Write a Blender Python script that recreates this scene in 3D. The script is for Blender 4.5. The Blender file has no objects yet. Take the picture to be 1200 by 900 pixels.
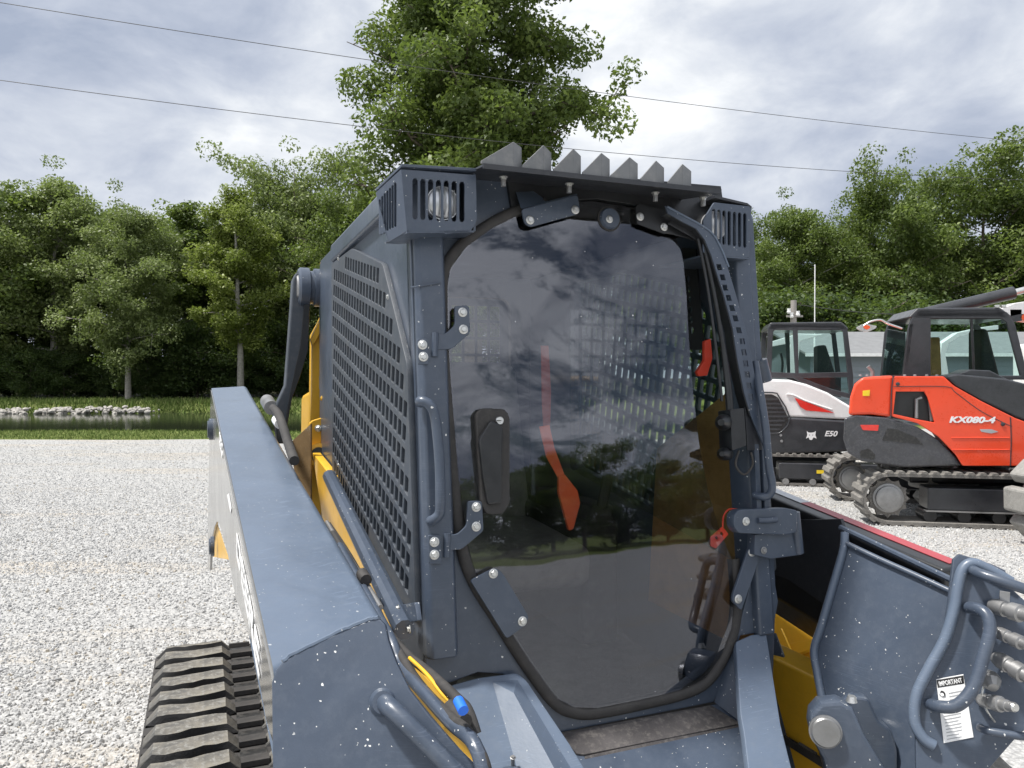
import bpy, math, random
import numpy as np
from mathutils import Vector, Matrix
rnd = random.Random(7)
sc = bpy.context.scene
COL = sc.collection
R = math.radians

# ------------------------------------------------------------------ camera
F = 900.0            # focal length in pixels of a 1200 x 900 picture
CAM = Vector((0, 0, 1.75))
PITCH = math.atan(10 / F)
cd = bpy.data.cameras.new('camera'); cam = bpy.data.objects.new('camera', cd); COL.objects.link(cam)
cam.location = CAM; cam.rotation_euler = (R(90) - PITCH, 0, 0)
cd.sensor_width = 36; cd.lens = F / 1200 * 36; cd.clip_start = .02; cd.clip_end = 3000
sc.camera = cam
# ------------------------------------------------------------------ sun, sky, exposure
SUN_EL, SUN_AZ = R(66), R(258)     # azimuth clockwise from +Y
sl = bpy.data.lights.new('sun', 'SUN'); so = bpy.data.objects.new('sun', sl); COL.objects.link(so)
sl.energy = 4.2; sl.angle = R(5); sl.color = (1, .965, .91)
sdir = Vector((math.sin(SUN_AZ) * math.cos(SUN_EL), math.cos(SUN_AZ) * math.cos(SUN_EL), math.sin(SUN_EL)))
so.rotation_euler = sdir.to_track_quat('Z', 'Y').to_euler()
sc.view_settings.view_transform = 'Standard'; sc.view_settings.look = 'None'
sc.view_settings.exposure = 0.55; sc.view_settings.gamma = 1
w = bpy.data.worlds.new('World'); sc.world = w; w.use_nodes = True
nt = w.node_tree; nt.nodes.clear()


class NT:
    def __init__(s, tree): s.t = tree
    def n(s, typ, **kw):
        nd = s.t.nodes.new(typ)
        for k, v in kw.items():
            if k == 'i':
                for a, b in v.items():
                    if isinstance(b, bpy.types.NodeSocket): s.t.links.new(b, nd.inputs[a])
                    else: nd.inputs[a].default_value = b
            else: setattr(nd, k, v)
        return nd
    def math(s, op, a, b=None, clamp=False):
        i = {0: a}
        if b is not None: i[1] = b
        return s.n('ShaderNodeMath', operation=op, use_clamp=clamp, i=i).outputs[0]
    def mix(s, f, a, b, bt='MIX'):
        m = s.n('ShaderNodeMix', data_type='RGBA', blend_type=bt)
        for idx, v in ((0, f), (6, a), (7, b)):
            if isinstance(v, bpy.types.NodeSocket): s.t.links.new(v, m.inputs[idx])
            elif idx and len(v) == 3: m.inputs[idx].default_value = (*v, 1)
            else: m.inputs[idx].default_value = v
        return m.outputs[2]
    def ramp(s, f, stops, interp='LINEAR'):
        r = s.n('ShaderNodeValToRGB', i={0: f}); cr = r.color_ramp; cr.interpolation = interp
        while len(cr.elements) < len(stops): cr.elements.new(.5)
        for e, (p, c) in zip(cr.elements, stops):
            e.position = p; e.color = (c, c, c, 1) if isinstance(c, (int, float)) else (*c, 1)
        return r.outputs[0]
    def noise(s, vec, scale, detail=4, rough=.5, dist=0, out=0):
        i = {'Scale': scale, 'Detail': detail, 'Roughness': rough, 'Distortion': dist}
        if vec is not None: i['Vector'] = vec
        return s.n('ShaderNodeTexNoise', i=i).outputs[out]


def build_sky():
    T = NT(nt)
    sky = T.n('ShaderNodeTexSky', sky_type='NISHITA', sun_disc=False, sun_elevation=SUN_EL, sun_rotation=SUN_AZ)
    g = T.n('ShaderNodeTexCoord').outputs['Generated']
    sx = T.n('ShaderNodeSeparateXYZ', i={0: g})
    zz = T.math('ADD', T.math('MAXIMUM', sx.outputs[2], 0.0), .30)
    px = T.math('DIVIDE', sx.outputs[0], zz); py = T.math('DIVIDE', sx.outputs[1], zz)
    v = T.n('ShaderNodeCombineXYZ', i={0: px, 1: py, 2: 3.7}).outputs[0]
    v2 = T.n('ShaderNodeMapping', i={0: v, 'Rotation': (0, 0, .5), 'Scale': (1, 1.15, 1)}).outputs[0]
    big = T.noise(v2, 1.15, 6, .5, .15)
    gz = T.n('ShaderNodeMapping', i={0: g, 'Scale': (1, 1, 1.9)}).outputs[0]
    fine = T.noise(gz, 5.5, 9, .58, .25)
    wisp = T.noise(v, 2.3, 9, .7, .9)
    s = T.math('ADD', T.math('MULTIPLY', big, .5), T.math('MULTIPLY', fine, .5))
    cloud = T.ramp(s, [(.37, (.29, .335, .43)), (.45, (.39, .43, .515)), (.52, (.50, .535, .60)), (.59, (.64, .665, .70)), (.67, (.82, .83, .85))])
    # cloud cover opens towards the back right (-Y, +X), as the reflection in the door shows
    back = T.math('MULTIPLY', T.math('SUBTRACT', T.math('MULTIPLY', sx.outputs[1], -1.0), .12), .42, clamp=True)
    gap = T.math('ADD', T.math('SUBTRACT', back, T.math('MULTIPLY', T.math('SUBTRACT', wisp, .5), 2.6)), -.12)
    gap = T.ramp(gap, [(.08, 0.0), (.30, 1.0)])
    nb = T.n('ShaderNodeBackground', i={0: sky.outputs[0], 1: .055})
    # the broken clouds behind are sunlit white ones
    cloud = T.mix(T.math('MULTIPLY', back, 2.4, clamp=True), cloud, T.mix(T.ramp(T.noise(v2, 2.1, 8, .6, .6), [(.42, 0.0), (.58, 1.0)]), (.26, .30, .42), (1.9, 1.9, 1.9)))
    cb = T.n('ShaderNodeBackground', i={0: cloud, 1: .95})
    m = T.n('ShaderNodeMixShader', i={0: T.math('MULTIPLY', T.math('MULTIPLY', gap, T.math('MULTIPLY', back, 8.0, clamp=True)), .85), 1: cb.outputs[0], 2: nb.outputs[0]})
    T.n('ShaderNodeOutputWorld', i={0: m.outputs[0]})


build_sky()
# ------------------------------------------------------------------ materials
MATS = {}


def new_mat(name):
    m = bpy.data.materials.new(name); m.use_nodes = True
    m.node_tree.nodes.clear(); MATS[name] = m
    return m, NT(m.node_tree)


def paint(name, col, rough=.4, coat=0.0, metal=0.0, wear=.12, dust=.15, dustcol=(.45, .43, .39), specks=0.0,
          scratch=0.0, bump=.02, nscale=6, spec=.5):
    m, T = new_mat(name)
    co = T.n('ShaderNodeTexCoord').outputs['Object']
    n1 = T.noise(co, nscale, 6, .6); n2 = T.noise(co, nscale * 7, 5, .7)
    c = T.mix(T.ramp(n1, [(.3, 0.0), (.7, 1.0)]), tuple(x * (1 - wear) for x in col), tuple(min(1, x * (1 + wear)) for x in col))
    df = T.math('MULTIPLY', T.ramp(n2, [(.48, 0.0), (.75, 1.0)]), dust)
    c = T.mix(df, c, dustcol)
    sm = T.ramp(T.noise(co, nscale * .45, 7, .68, 1.2), [(.44, 0.0), (.50, .5), (.72, 1.0)])
    c = T.mix(T.math('MULTIPLY', sm, min(.5, wear * 2.2)), c, tuple(min(1, x * 1.28 + .012) for x in col))
    rg = T.math('ADD', T.math('ADD', T.math('MULTIPLY', n2, .18), T.math('MULTIPLY', sm, .12)), rough - .13)
    if scratch:
        s1 = None
        for ro, sca in (((.5, .7, .3), (6, 6, 220)), ((1.2, .2, .9), (9, 9, 300)), ((.1, 1.1, 2.0), (7, 7, 260))):
            mp = T.n('ShaderNodeMapping', i={0: co, 'Rotation': ro, 'Scale': sca}).outputs[0]
            q = T.ramp(T.noise(mp, 2.4, 3, .5, .2), [(.645, 0.0), (.675, 1.0)]); s1 = q if s1 is None else T.math('MAXIMUM', s1, q)
        s1 = T.math('MULTIPLY', s1, T.ramp(T.noise(co, 3.5, 3, .6), [(.50, 0.0), (.66, 1.0)]))
        c = T.mix(T.math('MULTIPLY', s1, scratch), c, tuple(min(1, x * 1.9 + .04) for x in col))
    if specks:
        for sca, th in ((50, .11), (110, .13)):
            wv = T.n('ShaderNodeVectorMath', operation='ADD', i={0: co, 1: T.n('ShaderNodeVectorMath', operation='SCALE', i={0: T.noise(co, 130, 2, .5, 0, 1), 'Scale': .008}).outputs[0]}).outputs[0]
            vo = T.n('ShaderNodeTexVoronoi', i={'Vector': wv, 'Scale': sca, 'Randomness': 1.0})
            gate = T.noise(co, 9 + sca * .05, 2, .5)
            sepc = T.n('ShaderNodeSeparateColor', i={0: vo.outputs['Color']})
            rad = T.math('MULTIPLY', T.math('GREATER_THAN', sepc.outputs[0], .75), th)
            hit = T.math('LESS_THAN', vo.outputs['Distance'], rad)
            hit = T.math('MULTIPLY', hit, T.ramp(gate, [(.38, 0.0), (.48, 1.0)]))
            c = T.mix(T.math('MULTIPLY', hit, specks), c, (.72, .72, .70))
    b = T.n('ShaderNodeBump', i={'Strength': bump * 10, 'Distance': .002, 'Height': n2})
    p = T.n('ShaderNodeBsdfPrincipled', i={'Base Color': c, 'Roughness': rg, 'Metallic': metal,
                                          'Coat Weight': coat, 'Coat Roughness': .12, 'Normal': b.outputs[0], 'Specular IOR Level': spec})
    T.n('ShaderNodeOutputMaterial', i={0: p.outputs[0]})
    return m


paint('grey_paint', (.054, .071, .102), .36, .15, wear=.13, dust=.16, dustcol=(.18, .20, .23), specks=.95, scratch=.35)
paint('grey_paint_lit', (.105, .137, .190), .38, .18, wear=.09, dust=.12, dustcol=(.22, .23, .24), specks=.45, scratch=.3)  # lit copy of the grey paint, sky light put into its colour
paint('boom_side', (.16, .16, .155), .16, .6, wear=.12, dust=.25, dustcol=(.33, .32, .30), scratch=.2)
paint('screen_paint', (.050, .060, .075), .50, 0, wear=.15, dust=.35, dustcol=(.17, .165, .16))
paint('black_paint', (.012, .013, .015), .35, .1, wear=.2, dust=.10, dustcol=(.12, .12, .12))
paint('visor_paint', (.02, .022, .027), .38, .1, wear=.2, dust=.2, dustcol=(.12, .12, .12))
paint('fin_paint', (.16, .165, .17), .5, 0, wear=.15, dust=.4, dustcol=(.33, .32, .30))
paint('yellow_paint', (.76, .43, .03), .38, .2, wear=.08, dust=.18, dustcol=(.42, .25, .06))
paint('brown_reflection', (.25, .17, .09), .3, .4, wear=.3, dust=.3, dustcol=(.12, .09, .06))  # brown reflection on a yellow face, put into the base colour
paint('worn_pad', (.055, .05, .05), .8, 0, wear=.4, dust=.7, dustcol=(.22, .20, .18), bump=.12, nscale=9)
paint('rubber', (.035, .033, .032), .75, 0, wear=.3, dust=.35, dustcol=(.12, .11, .10), bump=.06)
paint('interior', (.016, .016, .017), .7, 0, wear=.2, dust=.1)
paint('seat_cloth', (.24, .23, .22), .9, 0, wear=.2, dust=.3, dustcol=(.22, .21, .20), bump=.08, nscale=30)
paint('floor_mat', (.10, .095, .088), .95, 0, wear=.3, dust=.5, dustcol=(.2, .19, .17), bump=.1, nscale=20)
paint('plain_brown', (.42, .22, .08), .5, 0, wear=.3, dust=.3, dustcol=(.10, .07, .03), spec=.3)
paint('reflection_dulled_strap', (.38, .07, .04), .8, 0, wear=.15, dust=.15)  # orange strap darkened, the glass reflection over it put into the colour
paint('orange_strap', (.80, .12, .03), .6, 0, wear=.15, dust=.15)
paint('red_plastic', (.62, .05, .02), .45, 0, wear=.15, dust=.1)
paint('steel', (.62, .62, .60), .32, 0, metal=.9, wear=.15, dust=.3)
paint('dull_steel', (.30, .30, .30), .42, 0, metal=.7, wear=.25, dust=.3, dustcol=(.20, .19, .17))
paint('white_paint', (.80, .80, .79), .3, .4, wear=.03, dust=.06)
paint('red_paint', (.78, .065, .018), .32, .5, wear=.05, dust=.06, dustcol=(.6, .2, .12))
paint('charcoal_paint', (.03, .032, .037), .34, .25, wear=.2, dust=.12, dustcol=(.14, .14, .14))
paint('weight_paint', (.04, .042, .05), .25, .5, wear=.3, dust=.45, dustcol=(.16, .155, .15), scratch=.8)
paint('shed_wall', (.20, .23, .26), .7, 0, wear=.06, dust=.1)
paint('shingle', (.19, .195, .20), .9, 0, wear=.12, dust=.4, dustcol=(.27, .27, .28), nscale=5)
paint('trim_white', (.75, .75, .74), .5, 0)
paint('bark', (.15, .125, .10), .9, 0, wear=.35, dust=.4, dustcol=(.07, .06, .05), bump=.1, nscale=9)
paint('pale_bark', (.30, .28, .25), .9, 0, wear=.35, dust=.4, dustcol=(.12, .11, .09), bump=.1, nscale=9)
paint('pole_wood', (.28, .26, .24), .85, 0)
paint('stone', (.38, .36, .33), .85, 0, wear=.35, dust=.5, dustcol=(.25, .24, .22), nscale=1.5)
paint('wire', (.03, .03, .03), .6, 0)
paint('mirror_orange', (.75, .1, .02), .3, .3)
paint('hose_blue', (.02, .16, .75), .5, 0, wear=.05, dust=.05)
paint('tape_red', (.34, .04, .05), .4, .2, wear=.15, dust=.15, dustcol=(.4, .25, .25))
paint('tape_white', (.45, .46, .48), .3, .4)
paint('decal_white', (.8, .8, .8), .4, 0, wear=.02, dust=.05)
paint('decal_black', (.02, .02, .02), .4, 0)
paint('decal_yellow', (.85, .6, .02), .4, 0)
paint('decal_grey', (.35, .36, .37), .4, 0)
paint('dusty_pad', (.22, .215, .20), .9, 0, wear=.3, dust=.8, dustcol=(.42, .40, .37), bump=.12, nscale=14)
paint('muddy_rubber', (.15, .142, .13), .85, 0, wear=.4, dust=.9, dustcol=(.36, .335, .30), bump=.1, nscale=10)
paint('reflector_red', (.7, .03, .02), .2, .5)


def tread_mat():
    m, T = new_mat('dusty_tread')
    co = T.n('ShaderNodeTexCoord').outputs['Object']
    n1 = T.noise(co, 9, 6, .65); n2 = T.noise(co, 60, 5, .7)
    geo = T.n('ShaderNodeNewGeometry')
    up = T.n('ShaderNodeSeparateXYZ', i={0: geo.outputs['True Normal']}).outputs[2]
    c = T.mix(T.ramp(n1, [(.35, 0.0), (.65, 1.0)]), (.08, .08, .078), (.25, .23, .19))
    c = T.mix(T.ramp(n2, [(.5, 0.0), (.66, 1.0)]), c, (.25, .245, .23))
    edge = T.ramp(geo.outputs['Pointiness'], [(.42, 0.0), (.52, 1.0)])
    dustable = T.ramp(up, [(.55, 0.0), (.9, 1.0)])     # road dust settles on the flat tops
    c = T.mix(dustable, (.025, .025, .026), c)
    b = T.n('ShaderNodeBump', i={'Strength': .9, 'Distance': .004, 'Height': n2})
    p = T.n('ShaderNodeBsdfPrincipled', i={'Base Color': c, 'Roughness': .8, 'Normal': b.outputs[0]})
    T.n('ShaderNodeOutputMaterial', i={0: p.outputs[0]})


tread_mat()


def glass_mat(name, tint, ior, spots=0.0, gtint=(1, 1, 1)):
    m, T = new_mat(name)
    co = T.n('ShaderNodeTexCoord').outputs['Object']
    fr = T.n('ShaderNodeFresnel', i={'IOR': ior}).outputs[0]
    tr = T.n('ShaderNodeBsdfTransparent', i={0: (*tint, 1)})
    wob = T.n('ShaderNodeBump', i={'Strength': .06, 'Distance': .01, 'Height': T.noise(co, 5, 2, .4)})
    gl = T.n('ShaderNodeBsdfGlossy', i={0: (*gtint, 1), 'Roughness': .015, 'Normal': wob.outputs[0]})
    fr = T.math('MULTIPLY', fr, T.math('SUBTRACT', 1.0, T.n('ShaderNodeNewGeometry').outputs['Backfacing']))    # one reflection per pane
    mx = T.n('ShaderNodeMixShader', i={0: fr, 1: tr.outputs[0], 2: gl.outputs[0]})
    out = mx.outputs[0]
    if spots:
        vo = T.n('ShaderNodeTexVoronoi', i={'Vector': co, 'Scale': 42.0, 'Randomness': 1.0})
        sepc = T.n('ShaderNodeSeparateColor', i={0: vo.outputs['Color']})
        rad = T.math('MULTIPLY', T.math('GREATER_THAN', sepc.outputs[0], .86), T.math('MULTIPLY', sepc.outputs[1], .075))
        hit = T.math('LESS_THAN', vo.outputs['Distance'], rad)
        film = T.math('MULTIPLY', T.ramp(T.noise(co, 14, 6, .7), [(.4, 0.0), (.8, 1.0)]), .010)
        f = T.math('MAXIMUM', T.math('MULTIPLY', hit, spots), film)
        df = T.n('ShaderNodeBsdfDiffuse', i={0: (.75, .75, .73, 1)})
        out = T.n('ShaderNodeMixShader', i={0: f, 1: out, 2: df.outputs[0]}).outputs[0]
    T.n('ShaderNodeOutputMaterial', i={0: out})


glass_mat('door_glass', (.76, .76, .76), 1.9, .95, (.84, .88, 1.0))
glass_mat('side_glass', (.85, .92, .90), 1.4)
glass_mat('cab_glass', (.78, .90, .88), 1.45, 0, (.9, 1, 1))
glass_mat('lens_glass', (.9, .9, .9), 1.5)


def emission_free_lens():
    m, T = new_mat('lamp_reflector')
    p = T.n('ShaderNodeBsdfPrincipled', i={'Base Color': (.75, .76, .78, 1), 'Metallic': .6, 'Roughness': .28})
    T.n('ShaderNodeOutputMaterial', i={0: p.outputs[0]})


emission_free_lens()


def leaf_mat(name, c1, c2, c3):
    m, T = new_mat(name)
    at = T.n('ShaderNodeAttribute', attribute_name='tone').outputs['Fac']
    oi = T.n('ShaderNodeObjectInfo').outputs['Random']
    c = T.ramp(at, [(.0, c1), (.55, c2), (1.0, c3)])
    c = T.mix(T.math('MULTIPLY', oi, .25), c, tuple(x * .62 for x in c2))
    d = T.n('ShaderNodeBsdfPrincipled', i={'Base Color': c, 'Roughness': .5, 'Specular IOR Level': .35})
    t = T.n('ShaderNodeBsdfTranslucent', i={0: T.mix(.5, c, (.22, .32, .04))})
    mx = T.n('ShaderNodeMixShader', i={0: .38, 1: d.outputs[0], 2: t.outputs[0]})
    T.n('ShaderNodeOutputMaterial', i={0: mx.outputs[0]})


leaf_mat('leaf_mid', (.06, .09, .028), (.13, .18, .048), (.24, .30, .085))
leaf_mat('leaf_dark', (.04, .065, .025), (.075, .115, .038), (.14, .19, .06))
leaf_mat('leaf_light', (.12, .155, .06), (.22, .27, .10), (.34, .39, .17))
leaf_mat('leaf_yellow', (.11, .14, .03), (.22, .27, .06), (.34, .39, .11))


def ground_mats():
    m, T = new_mat('gravel')
    co = T.n('ShaderNodeTexCoord').outputs['Object']
    cs = None
    v1 = T.n('ShaderNodeTexVoronoi', i={'Vector': co, 'Scale': 42.0}); v2 = T.n('ShaderNodeTexVoronoi', i={'Vector': co, 'Scale': 85.0})
    s1 = T.n('ShaderNodeSeparateColor', i={0: v1.outputs['Color']}).outputs[0]
    s2 = T.n('ShaderNodeSeparateColor', i={0: v2.outputs['Color']}).outputs[0]
    base = T.ramp(T.math('ADD', T.math('MULTIPLY', s1, .6), T.math('MULTIPLY', s2, .4)),
                  [(.1, (.33, .33, .33)), (.4, (.42, .418, .41)), (.7, (.48, .477, .467)), (.95, (.55, .545, .53))])
    base = T.mix(T.ramp(v1.outputs['Distance'], [(.35, 0.0), (.75, .6)]), base, (.24, .24, .235))
    mp = T.n('ShaderNodeMapping', i={0: co, 'Rotation': (0, 0, .12), 'Scale': (.10, .75, 1)}).outputs[0]
    tr = T.ramp(T.noise(mp, 1.6, 6, .65, .4), [(.53, 0.0), (.66, 1.0)])
    patch = T.noise(co, .45, 5, .6)
    base = T.mix(T.math('MULTIPLY', tr, .35), base, (.45, .36, .24))
    base = T.mix(T.math('MULTIPLY', T.ramp(patch, [(.35, 0.0), (.7, 1.0)]), .16), base, (.30, .29, .27))
    h = T.math('ADD', T.math('MULTIPLY', v1.outputs['Distance'], -1.0), T.math('MULTIPLY', v2.outputs['Distance'], -.4))
    b = T.n('ShaderNodeBump', i={'Strength': .8, 'Distance': .012, 'Height': h})
    p = T.n('ShaderNodeBsdfPrincipled', i={'Base Color': base, 'Roughness': .9, 'Normal': b.outputs[0], 'Specular IOR Level': .2})
    T.n('ShaderNodeOutputMaterial', i={0: p.outputs[0]})
    m, T = new_mat('gravel_stone')
    r = T.n('ShaderNodeObjectInfo').outputs['Random']
    c = T.ramp(r, [(0, (.34, .34, .34)), (.25, (.43, .43, .425)), (.7, (.51, .508, .50)), (.93, (.60, .595, .58)), (.97, (.46, .41, .33))])
    co = T.n('ShaderNodeTexCoord').outputs['Object']
    c = T.mix(T.math('MULTIPLY', T.noise(co, 2.5, 3, .6), .3), c, (.27, .265, .25))
    p = T.n('ShaderNodeBsdfPrincipled', i={'Base Color': c, 'Roughness': .9, 'Specular IOR Level': .2})
    T.n('ShaderNodeOutputMaterial', i={0: p.outputs[0]})
    m, T = new_mat('grass_ground')
    co = T.n('ShaderNodeTexCoord').outputs['Object']
    n1 = T.noise(co, .5, 5, .6); n2 = T.noise(co, 9, 6, .8)
    c = T.mix(T.ramp(n1, [(.35, 0.0), (.65, 1.0)]), (.085, .12, .03), (.15, .18, .05))
    c = T.mix(T.ramp(n2, [(.4, 0.0), (.7, .6)]), c, (.20, .22, .09))
    sp = T.n('ShaderNodeSeparateXYZ', i={0: co})
    wood = T.math('MULTIPLY', T.ramp(T.math('MULTIPLY', sp.outputs[1], .01), [(.485, 0.0), (.51, 1.0)]), .85)   # ground turns darker beyond the far bank
    c = T.mix(wood, c, (.03, .028, .018))
    b = T.n('ShaderNodeBump', i={'Strength': .6, 'Distance': .05, 'Height': n2})
    p = T.n('ShaderNodeBsdfPrincipled', i={'Base Color': c, 'Roughness': .95, 'Normal': b.outputs[0], 'Specular IOR Level': .1})
    T.n('ShaderNodeOutputMaterial', i={0: p.outputs[0]})
    m, T = new_mat('pond_water')
    co = T.n('ShaderNodeTexCoord').outputs['Object']
    b = T.n('ShaderNodeBump', i={'Strength': .12, 'Distance': .02, 'Height': T.noise(co, 4, 4, .6)})
    p = T.n('ShaderNodeBsdfPrincipled', i={'Base Color': (.022, .028, .016, 1), 'Roughness': .07, 'IOR': 1.33, 'Normal': b.outputs[0]})
    T.n('ShaderNodeOutputMaterial', i={0: p.outputs[0]})
    m, T = new_mat('grass_blade')
    r = T.n('ShaderNodeAttribute', attribute_name='tone').outputs['Fac']
    c = T.ramp(r, [(0, (.08, .13, .03)), (.6, (.15, .21, .05)), (1, (.26, .28, .11))])
    p = T.n('ShaderNodeBsdfPrincipled', i={'Base Color': c, 'Roughness': .8, 'Specular IOR Level': .2})
    T.n('ShaderNodeOutputMaterial', i={0: p.outputs[0]})


ground_mats()


# ------------------------------------------------------------------ tags, frames and mesh helpers
def tag(o, label=None, cat=None, group=None, kind=None):
    if label: o['label'] = label
    if cat: o['category'] = cat
    if group: o['group'] = group
    if kind: o['kind'] = kind
    return o


def empty(name, loc, rz=0.0, **kw):
    o = bpy.data.objects.new(name, None); COL.objects.link(o)
    o.location = loc; o.rotation_euler = (0, 0, rz); o.empty_display_size = .2
    return tag(o, **kw)


class Frame:
    """A thing's own axes; ray() tells where on one of its planes a feature measured in the photograph lies."""
    def __init__(s, origin, yaw):
        s.o = Vector(origin); s.yaw = yaw
        s.M = Matrix.Translation(s.o) @ Matrix.Rotation(yaw, 4, 'Z'); s.I = s.M.inverted()
    def at(s, u, v, pt, n):
        d = Vector(((u - 600) / F, 1, (450 - v) / F)); cp, sp = math.cos(PITCH), math.sin(PITCH)
        d = Vector((d.x, d.y * cp + d.z * sp, -d.y * sp + d.z * cp))
        c = s.I @ CAM; dl = s.I.to_3x3() @ d
        t = (Vector(pt) - c).dot(Vector(n)) / dl.dot(Vector(n))
        return c + dl * t
    def px(s, p):
        q = s.M @ Vector(p) - CAM; cp, sp = math.cos(PITCH), math.sin(PITCH)
        y = q.y * cp - q.z * sp; z = q.y * sp + q.z * cp
        return 600 + F * q.x / y, 450 - F * z / y


def finish(me, name, mat, parent, bevel=0.0, smooth=False, seg=2, angle=35):
    o = bpy.data.objects.new(name, me); COL.objects.link(o)
    if mat is not None:
        for mm in (mat if isinstance(mat, (list, tuple)) else [mat]): me.materials.append(MATS[mm])
    if parent is not None: o.parent = parent
    if smooth or bevel:
        me.polygons.foreach_set('use_smooth', [True] * len(me.polygons))
        me.set_sharp_from_angle(angle=R(angle))
    if bevel:
        b = o.modifiers.new('bevel', 'BEVEL'); b.width = bevel; b.segments = seg; b.limit_method = 'ANGLE'; b.angle_limit = R(angle)
        b.harden_normals = True
    return o


class MB:
    def __init__(s): s.v = []; s.f = []
    def poly(s, pts):
        i = len(s.v); s.v += [tuple(p) for p in pts]; s.f.append(list(range(i, i + len(pts)))); return s
    def prism(s, pts, off):
        """closed outline pushed along off"""
        n = len(pts); i = len(s.v); off = Vector(off)
        pts = [Vector(p) for p in pts]
        nn = Vector((0, 0, 0))
        for k in range(n): nn += pts[k].cross(pts[(k + 1) % n])
        if nn.dot(off) > 0: pts.reverse()
        s.v += [tuple(p) for p in pts] + [tuple(p + off) for p in pts]
        s.f.append(list(range(i, i + n))); s.f.append(list(range(i + 2 * n - 1, i + n - 1, -1)))
        for k in range(n):
            j = (k + 1) % n; s.f.append([i + j, i + k, i + n + k, i + n + j])
        return s
    def box(s, c, size, M=None):
        c = Vector(c); x, y, z = (q / 2 for q in size)
        P = [Vector((a * x, b * y, d * z)) for d in (-1, 1) for a, b in ((-1, -1), (1, -1), (1, 1), (-1, 1))]
        if M is not None: P = [M.to_3x3() @ p for p in P]
        i = len(s.v); s.v += [tuple(c + p) for p in P]
        for f in ((3, 2, 1, 0), (4, 5, 6, 7), (0, 1, 5, 4), (1, 2, 6, 5), (2, 3, 7, 6), (3, 0, 4, 7)): s.f.append([i + k for k in f])
        return s
    def hull(s, pts, width, back, x0, n=7):
        """side outline swept across the machine, its rear rounded in plan"""
        pts = [Vector(p) for p in pts]; xm = min(p.x for p in pts); k = len(pts); i0 = len(s.v)
        for j in range(n):
            t = j / (n - 1); sh = back * t ** 1.15
            for p in pts: s.v.append((p.x + sh * max(0, (x0 - p.x) / (x0 - xm)), p.y + t * width, p.z))
        for j in range(n - 1):
            for q in range(k):
                a, b = i0 + j * k + q, i0 + j * k + (q + 1) % k; s.f.append([a, b, b + k, a + k])
        s.f.append([i0 + q for q in range(k)][::-1]); s.f.append([i0 + (n - 1) * k + q for q in range(k)])
        return s
    def tube(s, path, r, n=10, cap=True, rads=None):
        path = [Vector(p) for p in path]; m = len(path); rads = rads or [r] * m
        i0 = len(s.v); prev = None
        for k, p in enumerate(path):
            t = (path[min(k + 1, m - 1)] - path[max(k - 1, 0)]).normalized()
            if prev is None:
                a = Vector((0, 0, 1)) if abs(t.z) < .9 else Vector((1, 0, 0)); x = t.cross(a).normalized()
            else: x = (prev - t * prev.dot(t)).normalized()
            prev = x; y = t.cross(x)
            for q in range(n):
                an = 2 * math.pi * q / n; s.v.append(tuple(p + (x * math.cos(an) + y * math.sin(an)) * rads[k]))
        for k in range(m - 1):
            for q in range(n):
                a, b = i0 + k * n + q, i0 + k * n + (q + 1) % n; s.f.append([a, b, b + n, a + n])
        if cap:
            s.f.append([i0 + q for q in range(n)][::-1]); s.f.append([i0 + (m - 1) * n + q for q in range(n)])
        return s
    def cyl(s, a, b, r, n=20, r2=None): return s.tube([a, b], r, n, True, [r, r if r2 is None else r2])
    def lathe(s, a, b, prof, n=24):
        """prof: (t along a-b, radius)"""
        a, b = Vector(a), Vector(b); return s.tube2([(a.lerp(b, t), r) for t, r in prof], (b - a).normalized(), n)
    def tube2(s, rings, t, n):
        x = t.cross(Vector((0, 0, 1)) if abs(t.z) < .9 else Vector((1, 0, 0))).normalized(); y = t.cross(x); i0 = len(s.v)
        for p, r in rings:
            for q in range(n):
                an = 2 * math.pi * q / n; s.v.append(tuple(p + (x * math.cos(an) + y * math.sin(an)) * r))
        m = len(rings)
        for k in range(m - 1):
            for q in range(n):
                a, b = i0 + k * n + q, i0 + k * n + (q + 1) % n; s.f.append([a, b, b + n, a + n])
        s.f.append([i0 + q for q in range(n)][::-1]); s.f.append([i0 + (m - 1) * n + q for q in range(n)])
        return s
    def build(s, name, mat, parent=None, **kw):
        me = bpy.data.meshes.new(name); me.from_pydata(s.v, [], s.f); me.update()
        return finish(me, name, mat, parent, **kw)


def smooth_path(pts, k=4):
    """Catmull-Rom through the points"""
    P = [Vector(p) for p in pts]; out = []
    for i in range(len(P) - 1):
        p0, p1, p2, p3 = P[max(i - 1, 0)], P[i], P[i + 1], P[min(i + 2, len(P) - 1)]
        for j in range(k):
            t = j / k
            out.append(.5 * ((2 * p1) + (p2 - p0) * t + (2 * p0 - 5 * p1 + 4 * p2 - p3) * t * t + (3 * p1 - p0 - 3 * p2 + p3) * t ** 3))
    out.append(P[-1]); return out


def round_poly(pts, r, k=4):
    """round the corners of a 2D outline; r one radius or a list"""
    n = len(pts); out = []; rs = r if isinstance(r, (list, tuple)) else [r] * n
    for i in range(n):
        a, b, c = Vector(pts[i - 1]), Vector(pts[i]), Vector(pts[(i + 1) % n])
        d1, d2 = (a - b), (c - b); rr = min(rs[i], d1.length * .45, d2.length * .45)
        if rr < 1e-5: out.append(b); continue
        s, e = b + d1.normalized() * rr, b + d2.normalized() * rr
        for j in range(k + 1):
            t = j / k; out.append(s * (1 - t) ** 2 + b * 2 * t * (1 - t) + e * t * t)
    return out


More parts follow.
